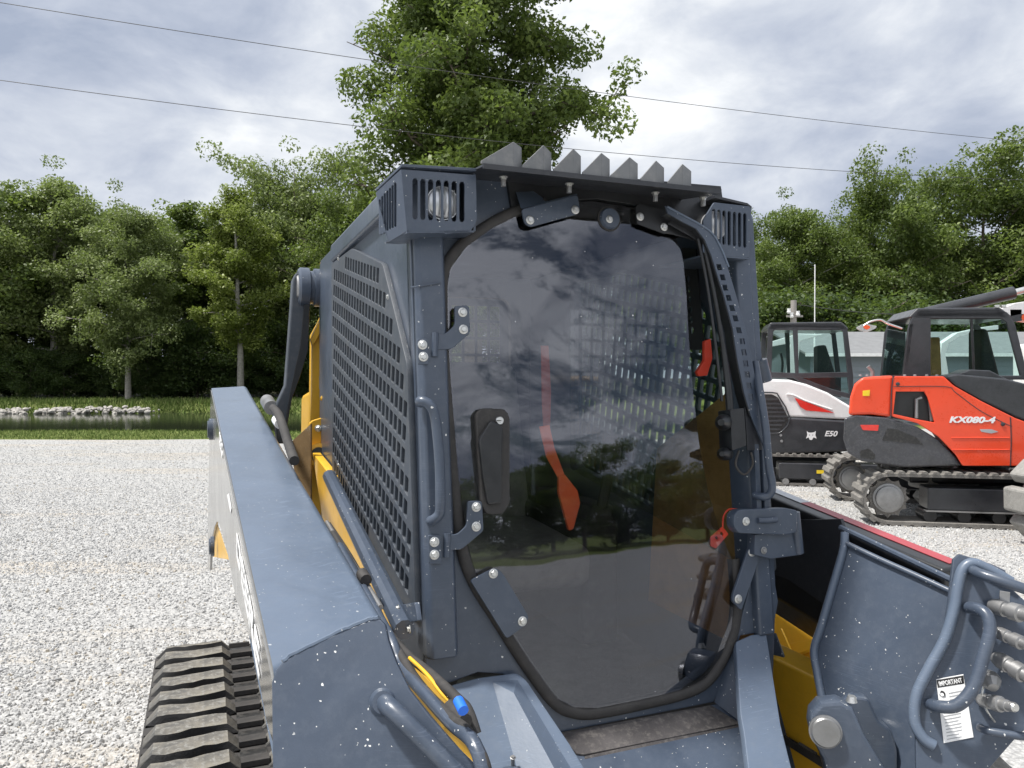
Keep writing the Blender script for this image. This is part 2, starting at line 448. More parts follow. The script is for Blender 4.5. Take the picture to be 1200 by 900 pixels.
def plate(name, mat, parent, pts2, holes, thick, O, X, Y, bevel=.001, pos=0.0):
    """flat plate with real holes; O + x*X + y*Y; front face at +pos along X x Y, thickness goes behind"""
    bevel = min(bevel, thick * .4)
    cu = bpy.data.curves.new(name, 'CURVE'); cu.dimensions = '2D'; cu.fill_mode = 'BOTH'
    cu.extrude = max(thick / 2 - bevel, 1e-5); cu.bevel_depth = bevel; cu.bevel_resolution = 1; cu.offset = -bevel
    for loop in [pts2] + list(holes):
        sp = cu.splines.new('POLY'); sp.points.add(len(loop) - 1); sp.use_cyclic_u = True
        for p, q in zip(sp.points, loop): p.co = (q[0], q[1], 0, 1)
    ob = bpy.data.objects.new('tmp', cu); me = bpy.data.meshes.new_from_object(ob)
    bpy.data.objects.remove(ob); bpy.data.curves.remove(cu)
    X = Vector(X).normalized(); Y = Vector(Y).normalized(); N = X.cross(Y)
    M = Matrix(((X.x, Y.x, N.x), (X.y, Y.y, N.y), (X.z, Y.z, N.z))).to_4x4()
    M.translation = Vector(O) + N * (pos - thick / 2)
    me.transform(M); me.name = name; me.materials.clear()
    return finish(me, name, mat, parent, smooth=True, angle=30)


class Plane:
    def __init__(s, fr, pt, n, xdir):
        s.fr = fr; s.p = Vector(pt); s.n = Vector(n).normalized()
        x = Vector(xdir); s.x = (x - s.n * x.dot(s.n)).normalized(); s.y = s.n.cross(s.x)
    def at(s, u, v, out=0.0):
        """point on the plane lifted by out, seen at u, v"""
        return s.fr.at(u, v, s.p + s.n * out, s.n)
    def to2(s, p): d = Vector(p) - s.p; return Vector((d.dot(s.x), d.dot(s.y)))
    def to3(s, q, out=0.0): return s.p + s.x * q[0] + s.y * q[1] + s.n * out
    def uv(s, pts, out=0.0): return [s.to2(s.at(u, v, out)) for u, v in pts]
    def plate(s, name, mat, parent, px, holes=(), thick=.006, out=0.0, rad=0.0, bevel=.001, hrad=0.0):
        P = s.uv(px, out); 
        if rad: P = round_poly(P, rad)
        H = [round_poly(s.uv(h, out), hrad) if hrad else s.uv(h, out) for h in holes]
        return plate(name, mat, parent, P, H, thick, s.p, s.x, s.y, bevel, out)
    def tube(s, name, mat, parent, px, r, out=0.0, k=5, n=10):
        """px entries (u, v[, extra out])"""
        P = []
        for e in px:
            P.append(s.at(e[0], e[1], out + (e[2] if len(e) > 2 else 0)))
        return MB().tube(smooth_path(P, k), r, n).build(name, mat, parent, smooth=True, angle=60)


def text(name, body, mat, parent, O, X, Y, size, ext=.0008, shear=0, bold=0.0, sx=1.0, align='LEFT'):
    cu = bpy.data.curves.new(name, 'FONT'); cu.body = body; cu.size = size; cu.extrude = ext; cu.shear = shear; cu.offset = bold
    cu.align_x = align; cu.resolution_u = 3
    ob = bpy.data.objects.new('tmp', cu); me = bpy.data.meshes.new_from_object(ob); bpy.data.objects.remove(ob)
    X = Vector(X).normalized(); Y = Vector(Y).normalized(); N = X.cross(Y)
    M = Matrix(((X.x * sx, Y.x, N.x), (X.y * sx, Y.y, N.y), (X.z * sx, Y.z, N.z))).to_4x4(); M.translation = Vector(O)
    me.transform(M); me.name = name; me.materials.clear()
    return finish(me, name, mat, parent)


_bolt = None


def bolt(parent, p, n, r=.010, mat='steel'):
    """hexagon flange bolt, head along n"""
    global _bolt
    if _bolt is None:
        m = MB().lathe((0, 0, 0), (0, 0, 1), [(0, 1.0), (.18, 1.0), (.28, .8)], 16)
        m.lathe((0, 0, .2), (0, 0, 1), [(0, .68), (.55, .68), (.72, .56)], 6)
        _bolt = bpy.data.meshes.new('bolt'); _bolt.from_pydata(m.v, [], m.f); _bolt.materials.append(MATS['steel'])
    me = _bolt
    if mat != 'steel': me = _bolt.copy(); me.materials[0] = MATS[mat]
    o = bpy.data.objects.new('bolt', me); COL.objects.link(o); o.parent = parent
    o.location = p; o.scale = (r, r, r * .9)
    o.rotation_mode = 'QUATERNION'; o.rotation_quaternion = Vector(n).to_track_quat('Z', 'Y')
    return o


# ------------------------------------------------------------------ ground, pond
def pond_in(x, y):
    """0 outside, 1 well inside the pond"""
    near = 25.6 + .02 * (x + 15) + .45 * math.sin(x * .35) ; far = 43.5 + .6 * math.sin(x * .21) + .03 * x
    d = min(y - near, far - y, 4.0 - x, x + 75)
    return d


def hgt(x, y):
    h = 0.0
    if y > 43: h += .25 * min(1, (y - 43) / 6)
    d = pond_in(x, y)
    if d > -1.6: h -= 1.15 * min(1, (d + 1.6) / 3.5) * (1 if d > -1.6 else 0)
    return h


def terrain():
    xs = sorted(set([-400, -250, -160, -110] + [round(-80 + .8 * i, 2) for i in range(113)] + [12, 18, 28, 45, 80, 140, 250, 400]))
    ys = sorted(set([-400, -200, -100, -60, -34, -10, 0, 10, 18] + [round(20 + .45 * i, 2) for i in range(72)] + [55, 60, 70, 90, 130, 200, 400]))
    v = [(x, y, hgt(x, y)) for y in ys for x in xs]; nx = len(xs)
    f = [(j * nx + i, j * nx + i + 1, (j + 1) * nx + i + 1, (j + 1) * nx + i) for j in range(len(ys) - 1) for i in range(nx - 1)]
    me = bpy.data.meshes.new('ground'); me.from_pydata(v, [], f)
    tag(finish(me, 'ground', 'grass_ground', None, smooth=True), kind='structure')
    m = MB().poly([(-78, 22, -.36), (7, 22, -.36), (7, 47, -.36), (-78, 47, -.36)])
    tag(m.build('water', 'pond_water'), kind='structure')
    # gravel lot with an uneven border
    pts = []
    for i in range(90):
        x = -60 + 120 * i / 89; pts.append((x, 20.9 + .012 * x + .18 * math.sin(x * 1.3) + .12 * math.sin(x * 3.1) + (4 if x > 6 else 0), .012))
    for i in range(40):
        x = 60 - 120 * i / 39; pts.append((x, -30 + .5 * math.sin(x * .4), .012))
    tag(MB().poly(pts).build('gravel_lot', 'gravel'), kind='structure')


terrain()


def gravel_stones():
    rs = np.random.RandomState(3); P = []
    def region(x0, x1, y0, y1, dens, fn=None):
        n = int((x1 - x0) * (y1 - y0) * dens); p = np.empty((n, 3)); p[:, 0] = rs.uniform(x0, x1, n); p[:, 1] = rs.uniform(y0, y1, n)
        p[:, 2] = .012 + rs.uniform(-.002, .005, n); P.append(p[fn(p)] if fn is not None else p)
    wedge = lambda p: (np.abs(p[:, 0]) < p[:, 1] * .72 + 1.0) & (rs.uniform(0, 1, len(p)) < np.clip(1.9 - p[:, 1] / 8.6, .30, 1))
    side = lambda p: wedge(p) & ((p[:, 0] < -.8) | (p[:, 1] > 4.6))
    region(-13, 13, 1.6, 5.0, 3000, side)
    region(-13, 13, 5.0, 15.5, 1900, side)
    region(-15, 15, 15.5, 20.6, 520, lambda p: rs.uniform(0, 1, len(p)) < 1.15 - (p[:, 1] - 15.5) / 7)
    p = np.concatenate(P); n = len(p)
    me = bpy.data.meshes.new('gravel_stones'); me.vertices.add(n); me.vertices.foreach_set('co', p.ravel())
    ro = me.attributes.new('rot', 'FLOAT_VECTOR', 'POINT'); ro.data.foreach_set('vector', rs.uniform(0, 6.28, n * 3))
    s = np.exp(rs.normal(0, .34, n)) * .0076; s = np.clip(s, .004, .020)
    sc3 = np.stack([s * rs.uniform(.9, 1.5, n), s * rs.uniform(.7, 1.1, n), s * rs.uniform(.35, .6, n)], 1)
    at = me.attributes.new('scl', 'FLOAT_VECTOR', 'POINT'); at.data.foreach_set('vector', sc3.ravel())
    o = bpy.data.objects.new('gravel_stones', me); COL.objects.link(o); me.materials.append(MATS['gravel_stone'])
    ng = bpy.data.node_groups.new('scatter', 'GeometryNodeTree')
    ng.interface.new_socket('Geometry', in_out='INPUT', socket_type='NodeSocketGeometry')
    ng.interface.new_socket('Geometry', in_out='OUTPUT', socket_type='NodeSocketGeometry')
    N = ng.nodes; L = ng.links
    gi = N.new('NodeGroupInput'); go = N.new('NodeGroupOutput')
    ico = N.new('GeometryNodeMeshIcoSphere'); ico.inputs['Radius'].default_value = 1; ico.inputs['Subdivisions'].default_value = 1
    mtp = N.new('GeometryNodeMeshToPoints'); iop = N.new('GeometryNodeInstanceOnPoints')
    sm = N.new('GeometryNodeSetMaterial'); sm.inputs['Material'].default_value = MATS['gravel_stone']
    na = N.new('GeometryNodeInputNamedAttribute'); na.data_type = 'FLOAT_VECTOR'; na.inputs[0].default_value = 'rot'
    nb = N.new('GeometryNodeInputNamedAttribute'); nb.data_type = 'FLOAT_VECTOR'; nb.inputs[0].default_value = 'scl'
    L.new(gi.outputs[0], mtp.inputs[0]); L.new(mtp.outputs[0], iop.inputs['Points'])
    L.new(ico.outputs['Mesh'], sm.inputs['Geometry']); L.new(sm.outputs[0], iop.inputs['Instance'])
    L.new(na.outputs['Attribute'], iop.inputs['Rotation']); L.new(nb.outputs['Attribute'], iop.inputs['Scale'])
    L.new(iop.outputs[0], go.inputs[0])
    md = o.modifiers.new('scatter', 'NODES'); md.node_group = ng
    tag(o, 'loose pale crushed limestone covering the gravel lot', 'gravel', kind='stuff')


gravel_stones()


def grass(name, n, area, hmin, hmax, label, seed, wid=.02):
    """tufts of thin blades on the banks"""
    rs = np.random.RandomState(seed); xs = []; 
    V = np.empty((n * 3, 3)); tone = np.empty(n * 3); k = 0
    while k < n:
        x, y = area(rs)
        h = rs.uniform(hmin, hmax); a = rs.uniform(0, 6.28); z = hgt(x, y)
        c, s = math.cos(a) * wid, math.sin(a) * wid; lx, ly = rs.normal(0, .35 * h, 2)
        V[3 * k] = (x - c, y - s, z - .01); V[3 * k + 1] = (x + c, y + s, z - .01); V[3 * k + 2] = (x + lx, y + ly, z + h)
        tone[3 * k:3 * k + 3] = rs.uniform(0, 1); k += 1
    me = bpy.data.meshes.new(name); me.from_pydata(V.tolist(), [], np.arange(n * 3).reshape(-1, 3).tolist())
    at = me.attributes.new('tone', 'FLOAT', 'POINT'); at.data.foreach_set('value', tone)
    o = finish(me, name, 'grass_blade', None); tag(o, label, 'grass', kind='stuff')


def near_bank(rs):
    while True:
        x = rs.uniform(-22, 2); y = rs.uniform(20.6, 26.6)
        if y > 21.0 + .012 * x + .2 * math.sin(x * 1.3): return x, y
grass('grass', 42000, near_bank, .02, .08, 'mown green grass strip between gravel lot and pond', 5, .012)
def near_edge(rs):
    x = rs.uniform(-22, 2); y = 25.6 + .02 * (x + 15) + .45 * math.sin(x * .35) - rs.uniform(-.1, .9)
    c = round(x / 1.9) * 1.9; x = c + (x - c) * .6; return x, y
grass('reeds', 3800, near_edge, .06, .34, 'taller weeds growing along the near edge of the pond', 6, .014)
def far_bank(rs): return rs.uniform(-40, 5), rs.uniform(43.2, 48.0)
grass('bank_grass', 32000, far_bank, .05, .30, 'rough green grass on the far bank of the pond', 8, .035)


def stone_row():
    rs = random.Random(4); root = empty('stone_edging', (-24, 43.2, -.3), label='row of pale limestone rocks edging the far side of the pond', cat='rocks')
    protos = []
    for k in range(4):
        m = MB(); m.lathe((0, 0, -.5), (0, 0, .5), [(0, .3), (.2, .46), (.6, .5), (.9, .32), (1, .1)], 7)
        v = [(x * rs.uniform(.8, 1.2), y * rs.uniform(.8, 1.2), z * rs.uniform(.85, 1.15)) for x, y, z in m.v]
        me = bpy.data.meshes.new('rock'); me.from_pydata(v, [], m.f); me.materials.append(MATS['stone']); protos.append(me)
    for i in range(210):
        t = rs.random(); x = -29 + t * 9.0 + rs.uniform(-.2, .2)
        o = bpy.data.objects.new('rock', protos[i % 4]); COL.objects.link(o); o.parent = root
        yy = 43.5 + .6 * math.sin(x * .21) + .03 * x + rs.uniform(-1.3, .1)
        o.location = (x + 24, yy - 43.2, rs.uniform(-.05, .15) + .12 * (yy - 42.4))
        s = rs.uniform(.12, .32); o.scale = (s * rs.uniform(1, 1.6), s, s * .7); o.rotation_euler = (rs.uniform(-.4, .4), rs.uniform(-.4, .4), rs.uniform(0, 6))


stone_row()


# ------------------------------------------------------------------ trees
def gen_tree(seed, H, base, rad, nl, leaf, lsize, lean=0.0, flat=.7, gaps=.0, droop=.1, clump=.9, top=1.0, trunk_r=None, shape='oval'):
    rs = np.random.RandomState(seed); m = MB(); tr = trunk_r or H * .016
    tp = [Vector((lean * (t ** 1.6) * H + rs.normal(0, .01 * H) * t, rs.normal(0, .01 * H) * t, t * H * .93)) for t in np.linspace(0, 1, 9)]
    m.tube([tp[0] - Vector((0, 0, .3))] + tp, 0, 8, True, [tr * 1.5] + [max(.02, tr * (1.1 - 1.02 * i / 8)) for i in range(9)])
    cl = []
    def env(t):     # crown radius at relative crown height t 0..1
        if shape == 'oval': return rad * (math.sin(math.pi * min(1, max(0, .12 + t * .85))) ** .7)
        if shape == 'wide': return rad * (max(0.0, 1 - (abs(t - .55) / .62) ** 2.4)) ** .6
        if shape == 'low': return rad * (max(0.0, 1 - (abs(t - .42) / .70) ** 2.8)) ** .55
        return rad * (1 - t * .75)
    for i in range(nl):
        t = (i + rs.uniform(0, .9)) / nl; z0 = base + (H * .90 - base) * t * .95
        k = z0 / (H * .93) * 8; a = min(7, int(k)); st = tp[a].lerp(tp[a + 1], k - a)
        ang = i * 2.4 + rs.uniform(-.5, .5); ln = env(t) * rs.uniform(.62, 1.12)
        d = Vector((math.cos(ang), math.sin(ang), 0)); rise = rs.uniform(.15, .6) * (.4 + t)
        pts = [st + d * ln * q + Vector((0, 0, ln * rise * (q - droop * q * q))) + Vector(rs.normal(0, .05 * ln, 3)) * q for q in (0, .3, .6, 1)]
        r0 = max(.03, tr * .42 * (1.1 - t)); m.tube(pts, 0, 5, False, [r0, r0 * .7, r0 * .45, .015])
        nb = 5 + int(ln * 1.3)
        for b in range(nb):
            q = rs.uniform(.3, 1.05); qq = min(.999, q) * 3; a = int(qq); o = pts[a].lerp(pts[a + 1], qq - a)
            dd = Vector(rs.normal(0, 1, 3)); dd.z = dd.z * .6 + .25; dd.normalize(); e = o + dd * rs.uniform(.4, 1.1) * ln * .38
            if rs.uniform() < gaps: continue
            m.tube([o, o.lerp(e, .5) + Vector((0, 0, -.04)), e], 0, 4, False, [r0 * .3, r0 * .2, .01]); cl.append((e, rs.uniform(.55, 1.15) * clump)); cl.append((o.lerp(e, .5), rs.uniform(.4, .8) * clump))
    cl.append((tp[-1], clump * .8))
    for _ in range(5): cl.append((tp[-1] + Vector(rs.normal(0, clump * .8, 3)), clump * .7))
    c = np.array([tuple(q[0]) for q in cl]); cr = np.array([q[1] for q in cl]); wt = cr ** 2; wt /= wt.sum()
    idx = rs.choice(len(cl), leaf, p=wt); dr = rs.normal(0, 1, (leaf, 3)); dr /= np.linalg.norm(dr, axis=1)[:, None]
    rr = rs.uniform(.25, 1, leaf) ** .5; P = c[idx] + dr * (cr[idx] * rr)[:, None] * np.array([1, 1, flat])
    nrm = rs.normal(0, .75, (leaf, 3)) + np.array([0, 0, .7]) + dr * .5; nrm /= np.linalg.norm(nrm, axis=1)[:, None]
    t1 = np.cross(nrm, rs.normal(0, 1, (leaf, 3))); t1 /= np.linalg.norm(t1, axis=1)[:, None]; t2 = np.cross(nrm, t1)
    s = (lsize * rs.uniform(.6, 1.3, leaf))[:, None]
    V = np.stack([P - t1 * s * .6, P - t2 * s * .34 + nrm * s * .08, P + t1 * s * .6, P + t2 * s * .34 + nrm * s * .08], 1).reshape(-1, 3)
    me = bpy.data.meshes.new('crown'); me.vertices.add(leaf * 4); me.vertices.foreach_set('co', V.ravel())
    me.loops.add(leaf * 4); me.loops.foreach_set('vertex_index', np.arange(leaf * 4)); me.polygons.add(leaf)
    me.polygons.foreach_set('loop_start', np.arange(leaf) * 4); me.polygons.foreach_set('loop_total', np.full(leaf, 4))
    ct = rs.uniform(0, 1, len(cl)); tone = np.clip(ct[idx] * .55 + rs.uniform(0, .5, leaf), 0, 1)
    at = me.attributes.new('tone', 'FLOAT', 'FACE'); at.data.foreach_set('value', tone); me.update(calc_edges=True)
    tm = bpy.data.meshes.new('trunk'); tm.from_pydata(m.v, [], m.f); tm.polygons.foreach_set('use_smooth', [True] * len(tm.polygons))
    return tm, me


TREES = {}


def proto(key, bark, leafm, **kw):
    tm, cm = gen_tree(**kw); tm.materials.append(MATS[bark]); cm.materials.append(MATS[leafm]); TREES[key] = (tm, cm, kw['H'])


def tree(name, key, x, y, h, rz, label, group=None, sxy=1.0, cat='tree', leafm=None):
    tm, cm, H = TREES[key]; s = h / H
    r = empty(name, (x, y, hgt(x, y)), rz, label=label, cat=cat, group=group); r.scale = (s * sxy, s * sxy, s)
    for nm, me in (('trunk', tm), ('crown', cm)):
        o = bpy.data.objects.new(nm, me); COL.objects.link(o); o.parent = r
        if nm == 'crown' and leafm:
            o.material_slots[0].link = 'OBJECT'; o.material_slots[0].material = MATS[leafm]
    return r


proto('big', 'bark', 'leaf_mid', seed=11, H=25, base=4.6, rad=4.4, nl=54, leaf=150000, lsize=.165, flat=.75, gaps=.06, clump=.95, shape='low')
proto('syc', 'pale_bark', 'leaf_light', seed=21, H=14, base=2.6, rad=4.5, nl=30, leaf=56000, lsize=.165, gaps=.05, clump=1.0, lean=.02)
proto('oak', 'bark', 'leaf_mid', seed=31, H=14, base=2.4, rad=4.8, nl=30, leaf=52000, lsize=.175, gaps=.05, clump=1.05, shape='wide')
proto('open', 'pale_bark', 'leaf_yellow', seed=41, H=14, base=3.4, rad=3.3, nl=20, leaf=27000, lsize=.18, gaps=.18, clump=.8, lean=-.02)
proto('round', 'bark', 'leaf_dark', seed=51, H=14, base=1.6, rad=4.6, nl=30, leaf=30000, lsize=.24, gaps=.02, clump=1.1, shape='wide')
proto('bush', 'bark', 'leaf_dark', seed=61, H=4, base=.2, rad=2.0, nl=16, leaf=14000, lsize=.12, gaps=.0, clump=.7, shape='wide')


def X(u, y): return (u - 600) / F * y
def Hh(v, y): return (440 - v) / F * y + 1.75


def plant_trees():
    yb = 29.0
    tree('maple_tree', 'big', X(553, yb), yb, 25, .6, 'tall full-leaved tree rising out of the frame directly behind the loader cab')
    G = 'trees along the far bank of the pond'
    L = [  # key, u, y, top v, sxy, rz, label, leaf
        ('round', -40, 50, 232, 1.1, .3, 'dark green tree cut by the left edge of the picture', 'leaf_mid'),
        ('syc', 62, 51, 214, 1.05, 1.2, 'pale green tree furthest left whose whole crown shows behind the pond', 'leaf_light'),
        ('syc', 150, 47.5, 243, .88, 2.6, 'broad grey-green sycamore with a bare leaning trunk above the rock edging', 'leaf_light'),
        ('open', 282, 48, 222, .95, .4, 'slender yellow-green tree with a thin pale trunk left of the loader boom end', 'leaf_yellow'),
        ('oak', 345, 55, 196, .85, 2.0, 'tall mid-green tree just left of the big tree behind the cab', 'leaf_light'),
        ('open', 215, 54, 240, 1.2, 3.0, 'mid-green tree filling the dip between the sycamore and the slender tree', 'leaf_mid'),
        ('oak', 430, 50, 230, .9, 4.0, 'darker tree partly hidden behind the left headlight of the loader', None),
        ('round', 30, 58, 258, 1.1, 5.0, 'dark tree in the shaded second row at far left', 'leaf_mid'),
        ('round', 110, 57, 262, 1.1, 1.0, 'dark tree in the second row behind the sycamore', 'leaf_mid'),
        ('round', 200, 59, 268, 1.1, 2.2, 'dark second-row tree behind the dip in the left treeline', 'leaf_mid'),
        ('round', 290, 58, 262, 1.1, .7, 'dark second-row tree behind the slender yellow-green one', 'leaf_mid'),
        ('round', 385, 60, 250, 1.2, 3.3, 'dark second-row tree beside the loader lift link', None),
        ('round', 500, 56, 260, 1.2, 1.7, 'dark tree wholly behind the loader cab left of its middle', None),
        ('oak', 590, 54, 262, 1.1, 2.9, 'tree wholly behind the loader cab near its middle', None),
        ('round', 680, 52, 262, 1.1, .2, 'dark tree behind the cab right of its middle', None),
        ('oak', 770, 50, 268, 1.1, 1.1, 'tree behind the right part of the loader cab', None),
        ('oak', 868, 50, 268, .8, 3.8, 'lower tree just right of the right headlight', 'leaf_mid'),
        ('syc', 925, 45, 246, .85, .9, 'mid-green tree with a thin crown top above the white excavator', 'leaf_mid'),
        ('oak', 985, 48, 256, .85, 5.1, 'shorter tree between the white and the red excavator', 'leaf_mid'),
        ('oak', 1050, 43, 205, .85, 2.4, 'tall domed tree with a visible trunk above the red excavator cab', 'leaf_mid'),
        ('oak', 1150, 44, 196, 1.0, .5, 'tallest right-hand tree above the red excavator', 'leaf_mid'),
        ('oak', 1245, 44, 222, 1.0, 1.9, 'tall tree cut by the right edge of the picture', 'leaf_mid'),
        ('round', 905, 56, 300, 1.2, 2.8, 'dark second-row tree behind the white excavator cab', None),
        ('round', 1000, 55, 305, 1.2, 1.5, 'dark second-row tree behind the grey shed at its left end', None),
        ('round', 1095, 54, 300, 1.2, 4.4, 'dark second-row tree behind the red excavator cab', None),
        ('round', 1190, 54, 290, 1.2, 3.1, 'dark second-row tree behind the boom of the red excavator', None),
        ('oak', -150, 52, 205, 1.1, 3.5, 'tree standing outside the picture on the left bank', None),
        ('oak', 1370, 44, 200, 1.1, .1, 'tree standing outside the picture on the right', None),
    ]
    for key, u, y, v, sxy, rz, lab, lm in L:
        tree('broadleaf_tree', key, X(u, y), y, Hh(v, y) * (1.04), rz, lab, G if u < 860 else 'trees behind the excavators', sxy, leafm=lm)
    # understorey along the wood's edge
    rs = random.Random(9)
    for i in range(34):
        u = -120 + i * 19.5; y = rs.uniform(49, 53)
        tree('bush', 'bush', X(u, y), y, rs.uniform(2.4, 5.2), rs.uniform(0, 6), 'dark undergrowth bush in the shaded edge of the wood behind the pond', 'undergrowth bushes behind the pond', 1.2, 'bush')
    for i in range(22):
        u = 860 + i * 20; y = rs.uniform(38, 43)
        tree('bush', 'bush', X(u, y), y, rs.uniform(3.2, 6.0), rs.uniform(0, 6), 'dark undergrowth bush beneath the trees behind the excavators', 'undergrowth bushes behind the excavators', 1.2, 'bush')
    # the wood behind the camera that the cab door mirrors
    for i in range(44):
        a = R(88 + i * 3.0); d = rs.uniform(60, 74)
        tree('broadleaf_tree', ['round', 'bush', 'oak'][i % 3], math.sin(a) * d, math.cos(a) * d, rs.uniform(5.5, 8.5), rs.uniform(0, 6),
             'tree of the low wood across the lot, seen only mirrored in the cab door', 'trees mirrored in the cab door', 1.5)


plant_trees()
exec_rest = True
# ------------------------------------------------------------------ compact track loader
LF = Frame((-.2293, 1.72, 0), R(21.9))          # x = across the machine, y = rearwards, z = up; origin under the cab's front left corner
loader = empty('track_loader', LF.o, LF.yaw, label='grey and yellow compact track loader with smoked cab door filling the foreground', cat='track loader')
TI = R(6.5); ZT = 2.2; WID = .93
DOOR = Plane(LF, (0, 0, ZT), (0, -math.cos(TI), math.sin(TI)), (1, 0, 0))     # leaning front of the cab
LEFT = Plane(LF, (0, 0, 0), (-1, 0, 0), (0, -1, 0))
RIGHT = Plane(LF, (WID, 0, 0), (-1, 0, 0), (0, -1, 0))


def door_r(z): return -(ZT - z) * math.tan(TI)


GLASS = [(607, 252), (640, 241), (690, 236), (735, 243), (768, 256), (790, 275), (800, 300), (804, 345), (807, 400), (812, 460), (819, 520),
         (829, 575), (842, 618), (857, 655), (860, 700), (857, 735), (845, 768), (826, 795), (800, 808), (760, 818), (700, 830), (672, 829), (652, 818),
         (620, 775), (588, 725), (560, 680), (546, 640), (538, 580), (531, 500), (525, 420), (523, 340), (527, 315), (545, 290), (575, 268)]


def cab():
    gcx, gcy = 690, 540
    open_ = [(607, 250), (640, 238), (700, 233), (790, 240), (845, 262), (868, 300), (873, 400), (880, 480), (888, 600), (878, 690), (866, 735), (852, 775), (832, 802),
             (800, 815), (760, 825), (700, 836), (668, 836), (645, 824), (612, 780), (580, 730), (554, 684), (540, 642), (532, 580), (525, 500), (519, 420), (517, 335), (522, 310), (542, 284), (573, 262)]
    outer = [(478, 205), (700, 215), (880, 242), (895, 600), (912, 705), (905, 745), (885, 742), (868, 745), (851, 795), (836, 823), (700, 850), (650, 860),
             (610, 815), (590, 790), (560, 788), (528, 800), (500, 800)]
    DOOR.plate('front_frame', 'grey_paint', loader, outer, [open_], thick=.03, out=0, bevel=.002)
    # left corner post, proud of the frame
    z1, z0 = 2.19, 1.13
    p = [(0, 0), (.055, -.022), (.105, -.022), (.112, .03), (0, .03)]
    top = [Vector((a, door_r(z1) + b - .003, z1)) for a, b in p]; bot = [Vector((a * .98 + .004, door_r(z0) + b - .003, z0)) for a, b in p]
    bot = [LF.at(u, 774, (0, door_r(1.13) - .02, 0), (0, 1, 0)) for u in (499, 500, 537)]
    zb = bot[0].z
    pts = [(0, .05), (0, -.018), (.010, -.032), (.062, -.032), (.072, -.01), (.072, .02)]
    m = MB(); A = [Vector((a, door_r(z1) + b, z1)) for a, b in pts]; B = [Vector((a, door_r(zb) + b, zb)) for a, b in pts]; n = len(pts)
    m.v = [tuple(q) for q in A + B]; m.f = [list(range(n))[::-1], list(range(n, 2 * n))] + [[i, (i + 1) % n, n + (i + 1) % n, n + i] for i in range(n)]
    post = m.build('corner_post', 'grey_paint', loader, bevel=.005)
    # right corner post
    pts = [(WID - a, b) for a, b in ((.07, .06), (.07, -.01), (.065, -.02), (.022, -.02), (.016, -.012), (.016, .06))]; zb2 = 1.10
    m = MB(); A = [Vector((a, door_r(z1) + b, z1)) for a, b in pts]; B = [Vector((a - .008, door_r(zb2) + b, zb2)) for a, b in pts]; n = len(pts)
    m.v = [tuple(q) for q in A + B]; m.f = [list(range(n))[::-1], list(range(n, 2 * n))] + [[i, (i + 1) % n, n + (i + 1) % n, n + i] for i in range(n)]
    m.build('corner_post', 'grey_paint', loader, bevel=.005)
    # seam on the post
    q = [LEFT.fr.at(u, v, (0, door_r(1.95) - .035, 0), (0, 1, 0)) for u, v in ((481, 337), (516, 331))]
    MB().tube(q, .0025, 6).build('weld_seam', 'grey_paint', post)


cab()


def side(l, nm, sgn):
    """side wall with the punched safety screen; sgn -1 for the left wall"""
    wall = [(-.02, 2.19), (.20, 2.215), (1.42, 2.20), (1.44, 2.10), (1.44, 1.02), (.55, .86), (-.10, .84), (-.115, 1.2)]
    opening = [(.10, 2.05), (.24, 2.13), (1.36, 2.13), (1.37, 1.40), (.10, 1.04), (.0, 1.10), (.02, 1.7)]
    O = Vector((l, 0, 0)); Xd = Vector((0, -1, 0)); Yd = Vector((0, 0, 1))
    P = lambda L: [(-a, b) for a, b in L]
    px = [(389, 309), (413, 291), (449, 309), (463, 365), (478, 428), (488, 722), (474, 708), (390, 566)]
    s2 = [LEFT.to2(LEFT.at(u, v, .012)) for u, v in px]; ce = sum(s2, Vector((0, 0))) / len(s2)
    op2 = [ce + (q - ce) * .92 for q in s2]
    w_ = plate('side_wall', 'grey_paint', loader, round_poly(P(wall), .03), [round_poly(op2, .03)], .03, O, Xd, Yd, .003, 0 if sgn < 0 else .03)
    # screen outline measured on the photograph
    px = [(389, 309), (413, 291), (449, 309), (463, 365), (478, 428), (488, 722), (474, 708), (390, 566)]
    s2 = [LEFT.to2(LEFT.at(u, v, .012)) for u, v in px]
    ca, sa = math.cos(R(11.5)), math.sin(R(11.5)); holes = []
    pu, pv, hu, hv = .0435, .0535, .0150, .0195
    def inside(p, poly):
        c = False; j = len(poly) - 1
        for i in range(len(poly)):
            a, b = poly[i], poly[j]
            if (a[1] > p[1]) != (b[1] > p[1]) and p[0] < (b[0] - a[0]) * (p[1] - a[1]) / (b[1] - a[1]) + a[0]: c = not c
            j = i
        return c
    for i in range(-50, 50):
        for j in range(-50, 60):
            cx, cy = -(.7) + i * pu * ca + j * pv * sa, 1.0 + j * pv * ca - i * pu * sa
            q = [(cx + a * hu * ca + b * hv * sa, cy + b * hv * ca - a * hu * sa) for a, b in ((-1, -1), (1, -1), (1, 1), (-1, 1))]
            g = 1.45
            big = [(cx + a * hu * g * ca + b * hv * g * sa, cy + b * hv * g * ca - a * hu * g * sa) for a, b in ((-1, -1), (1, -1), (1, 1), (-1, 1))]
            if all(inside(z, s2) for z in big): holes.append(round_poly(q, .0025, 1))
    scr = plate('side_screen', 'screen_paint', loader, round_poly(s2, .02), holes, .014, O, Xd, Yd, .0015, .014 if sgn < 0 else 0)
    if sgn < 0: scr['label'] = 'punched steel safety screen'
    # pane behind the screen
    gl = plate('side_pane', 'side_glass', loader, round_poly([ce + (q - ce) * .97 for q in s2], .03), [], .005, O + Vector((.035 * -sgn, 0, 0)), Xd, Yd, .0005, 0)
    if sgn < 0:
        for u, v in ((434, 246), (397, 303), (455, 348), (397, 545), (467, 700)):
            bolt(scr, LEFT.at(u, v, .013), (-1, 0, 0), .007)


side(0, 'left', -1)
side(WID, 'right', 1)


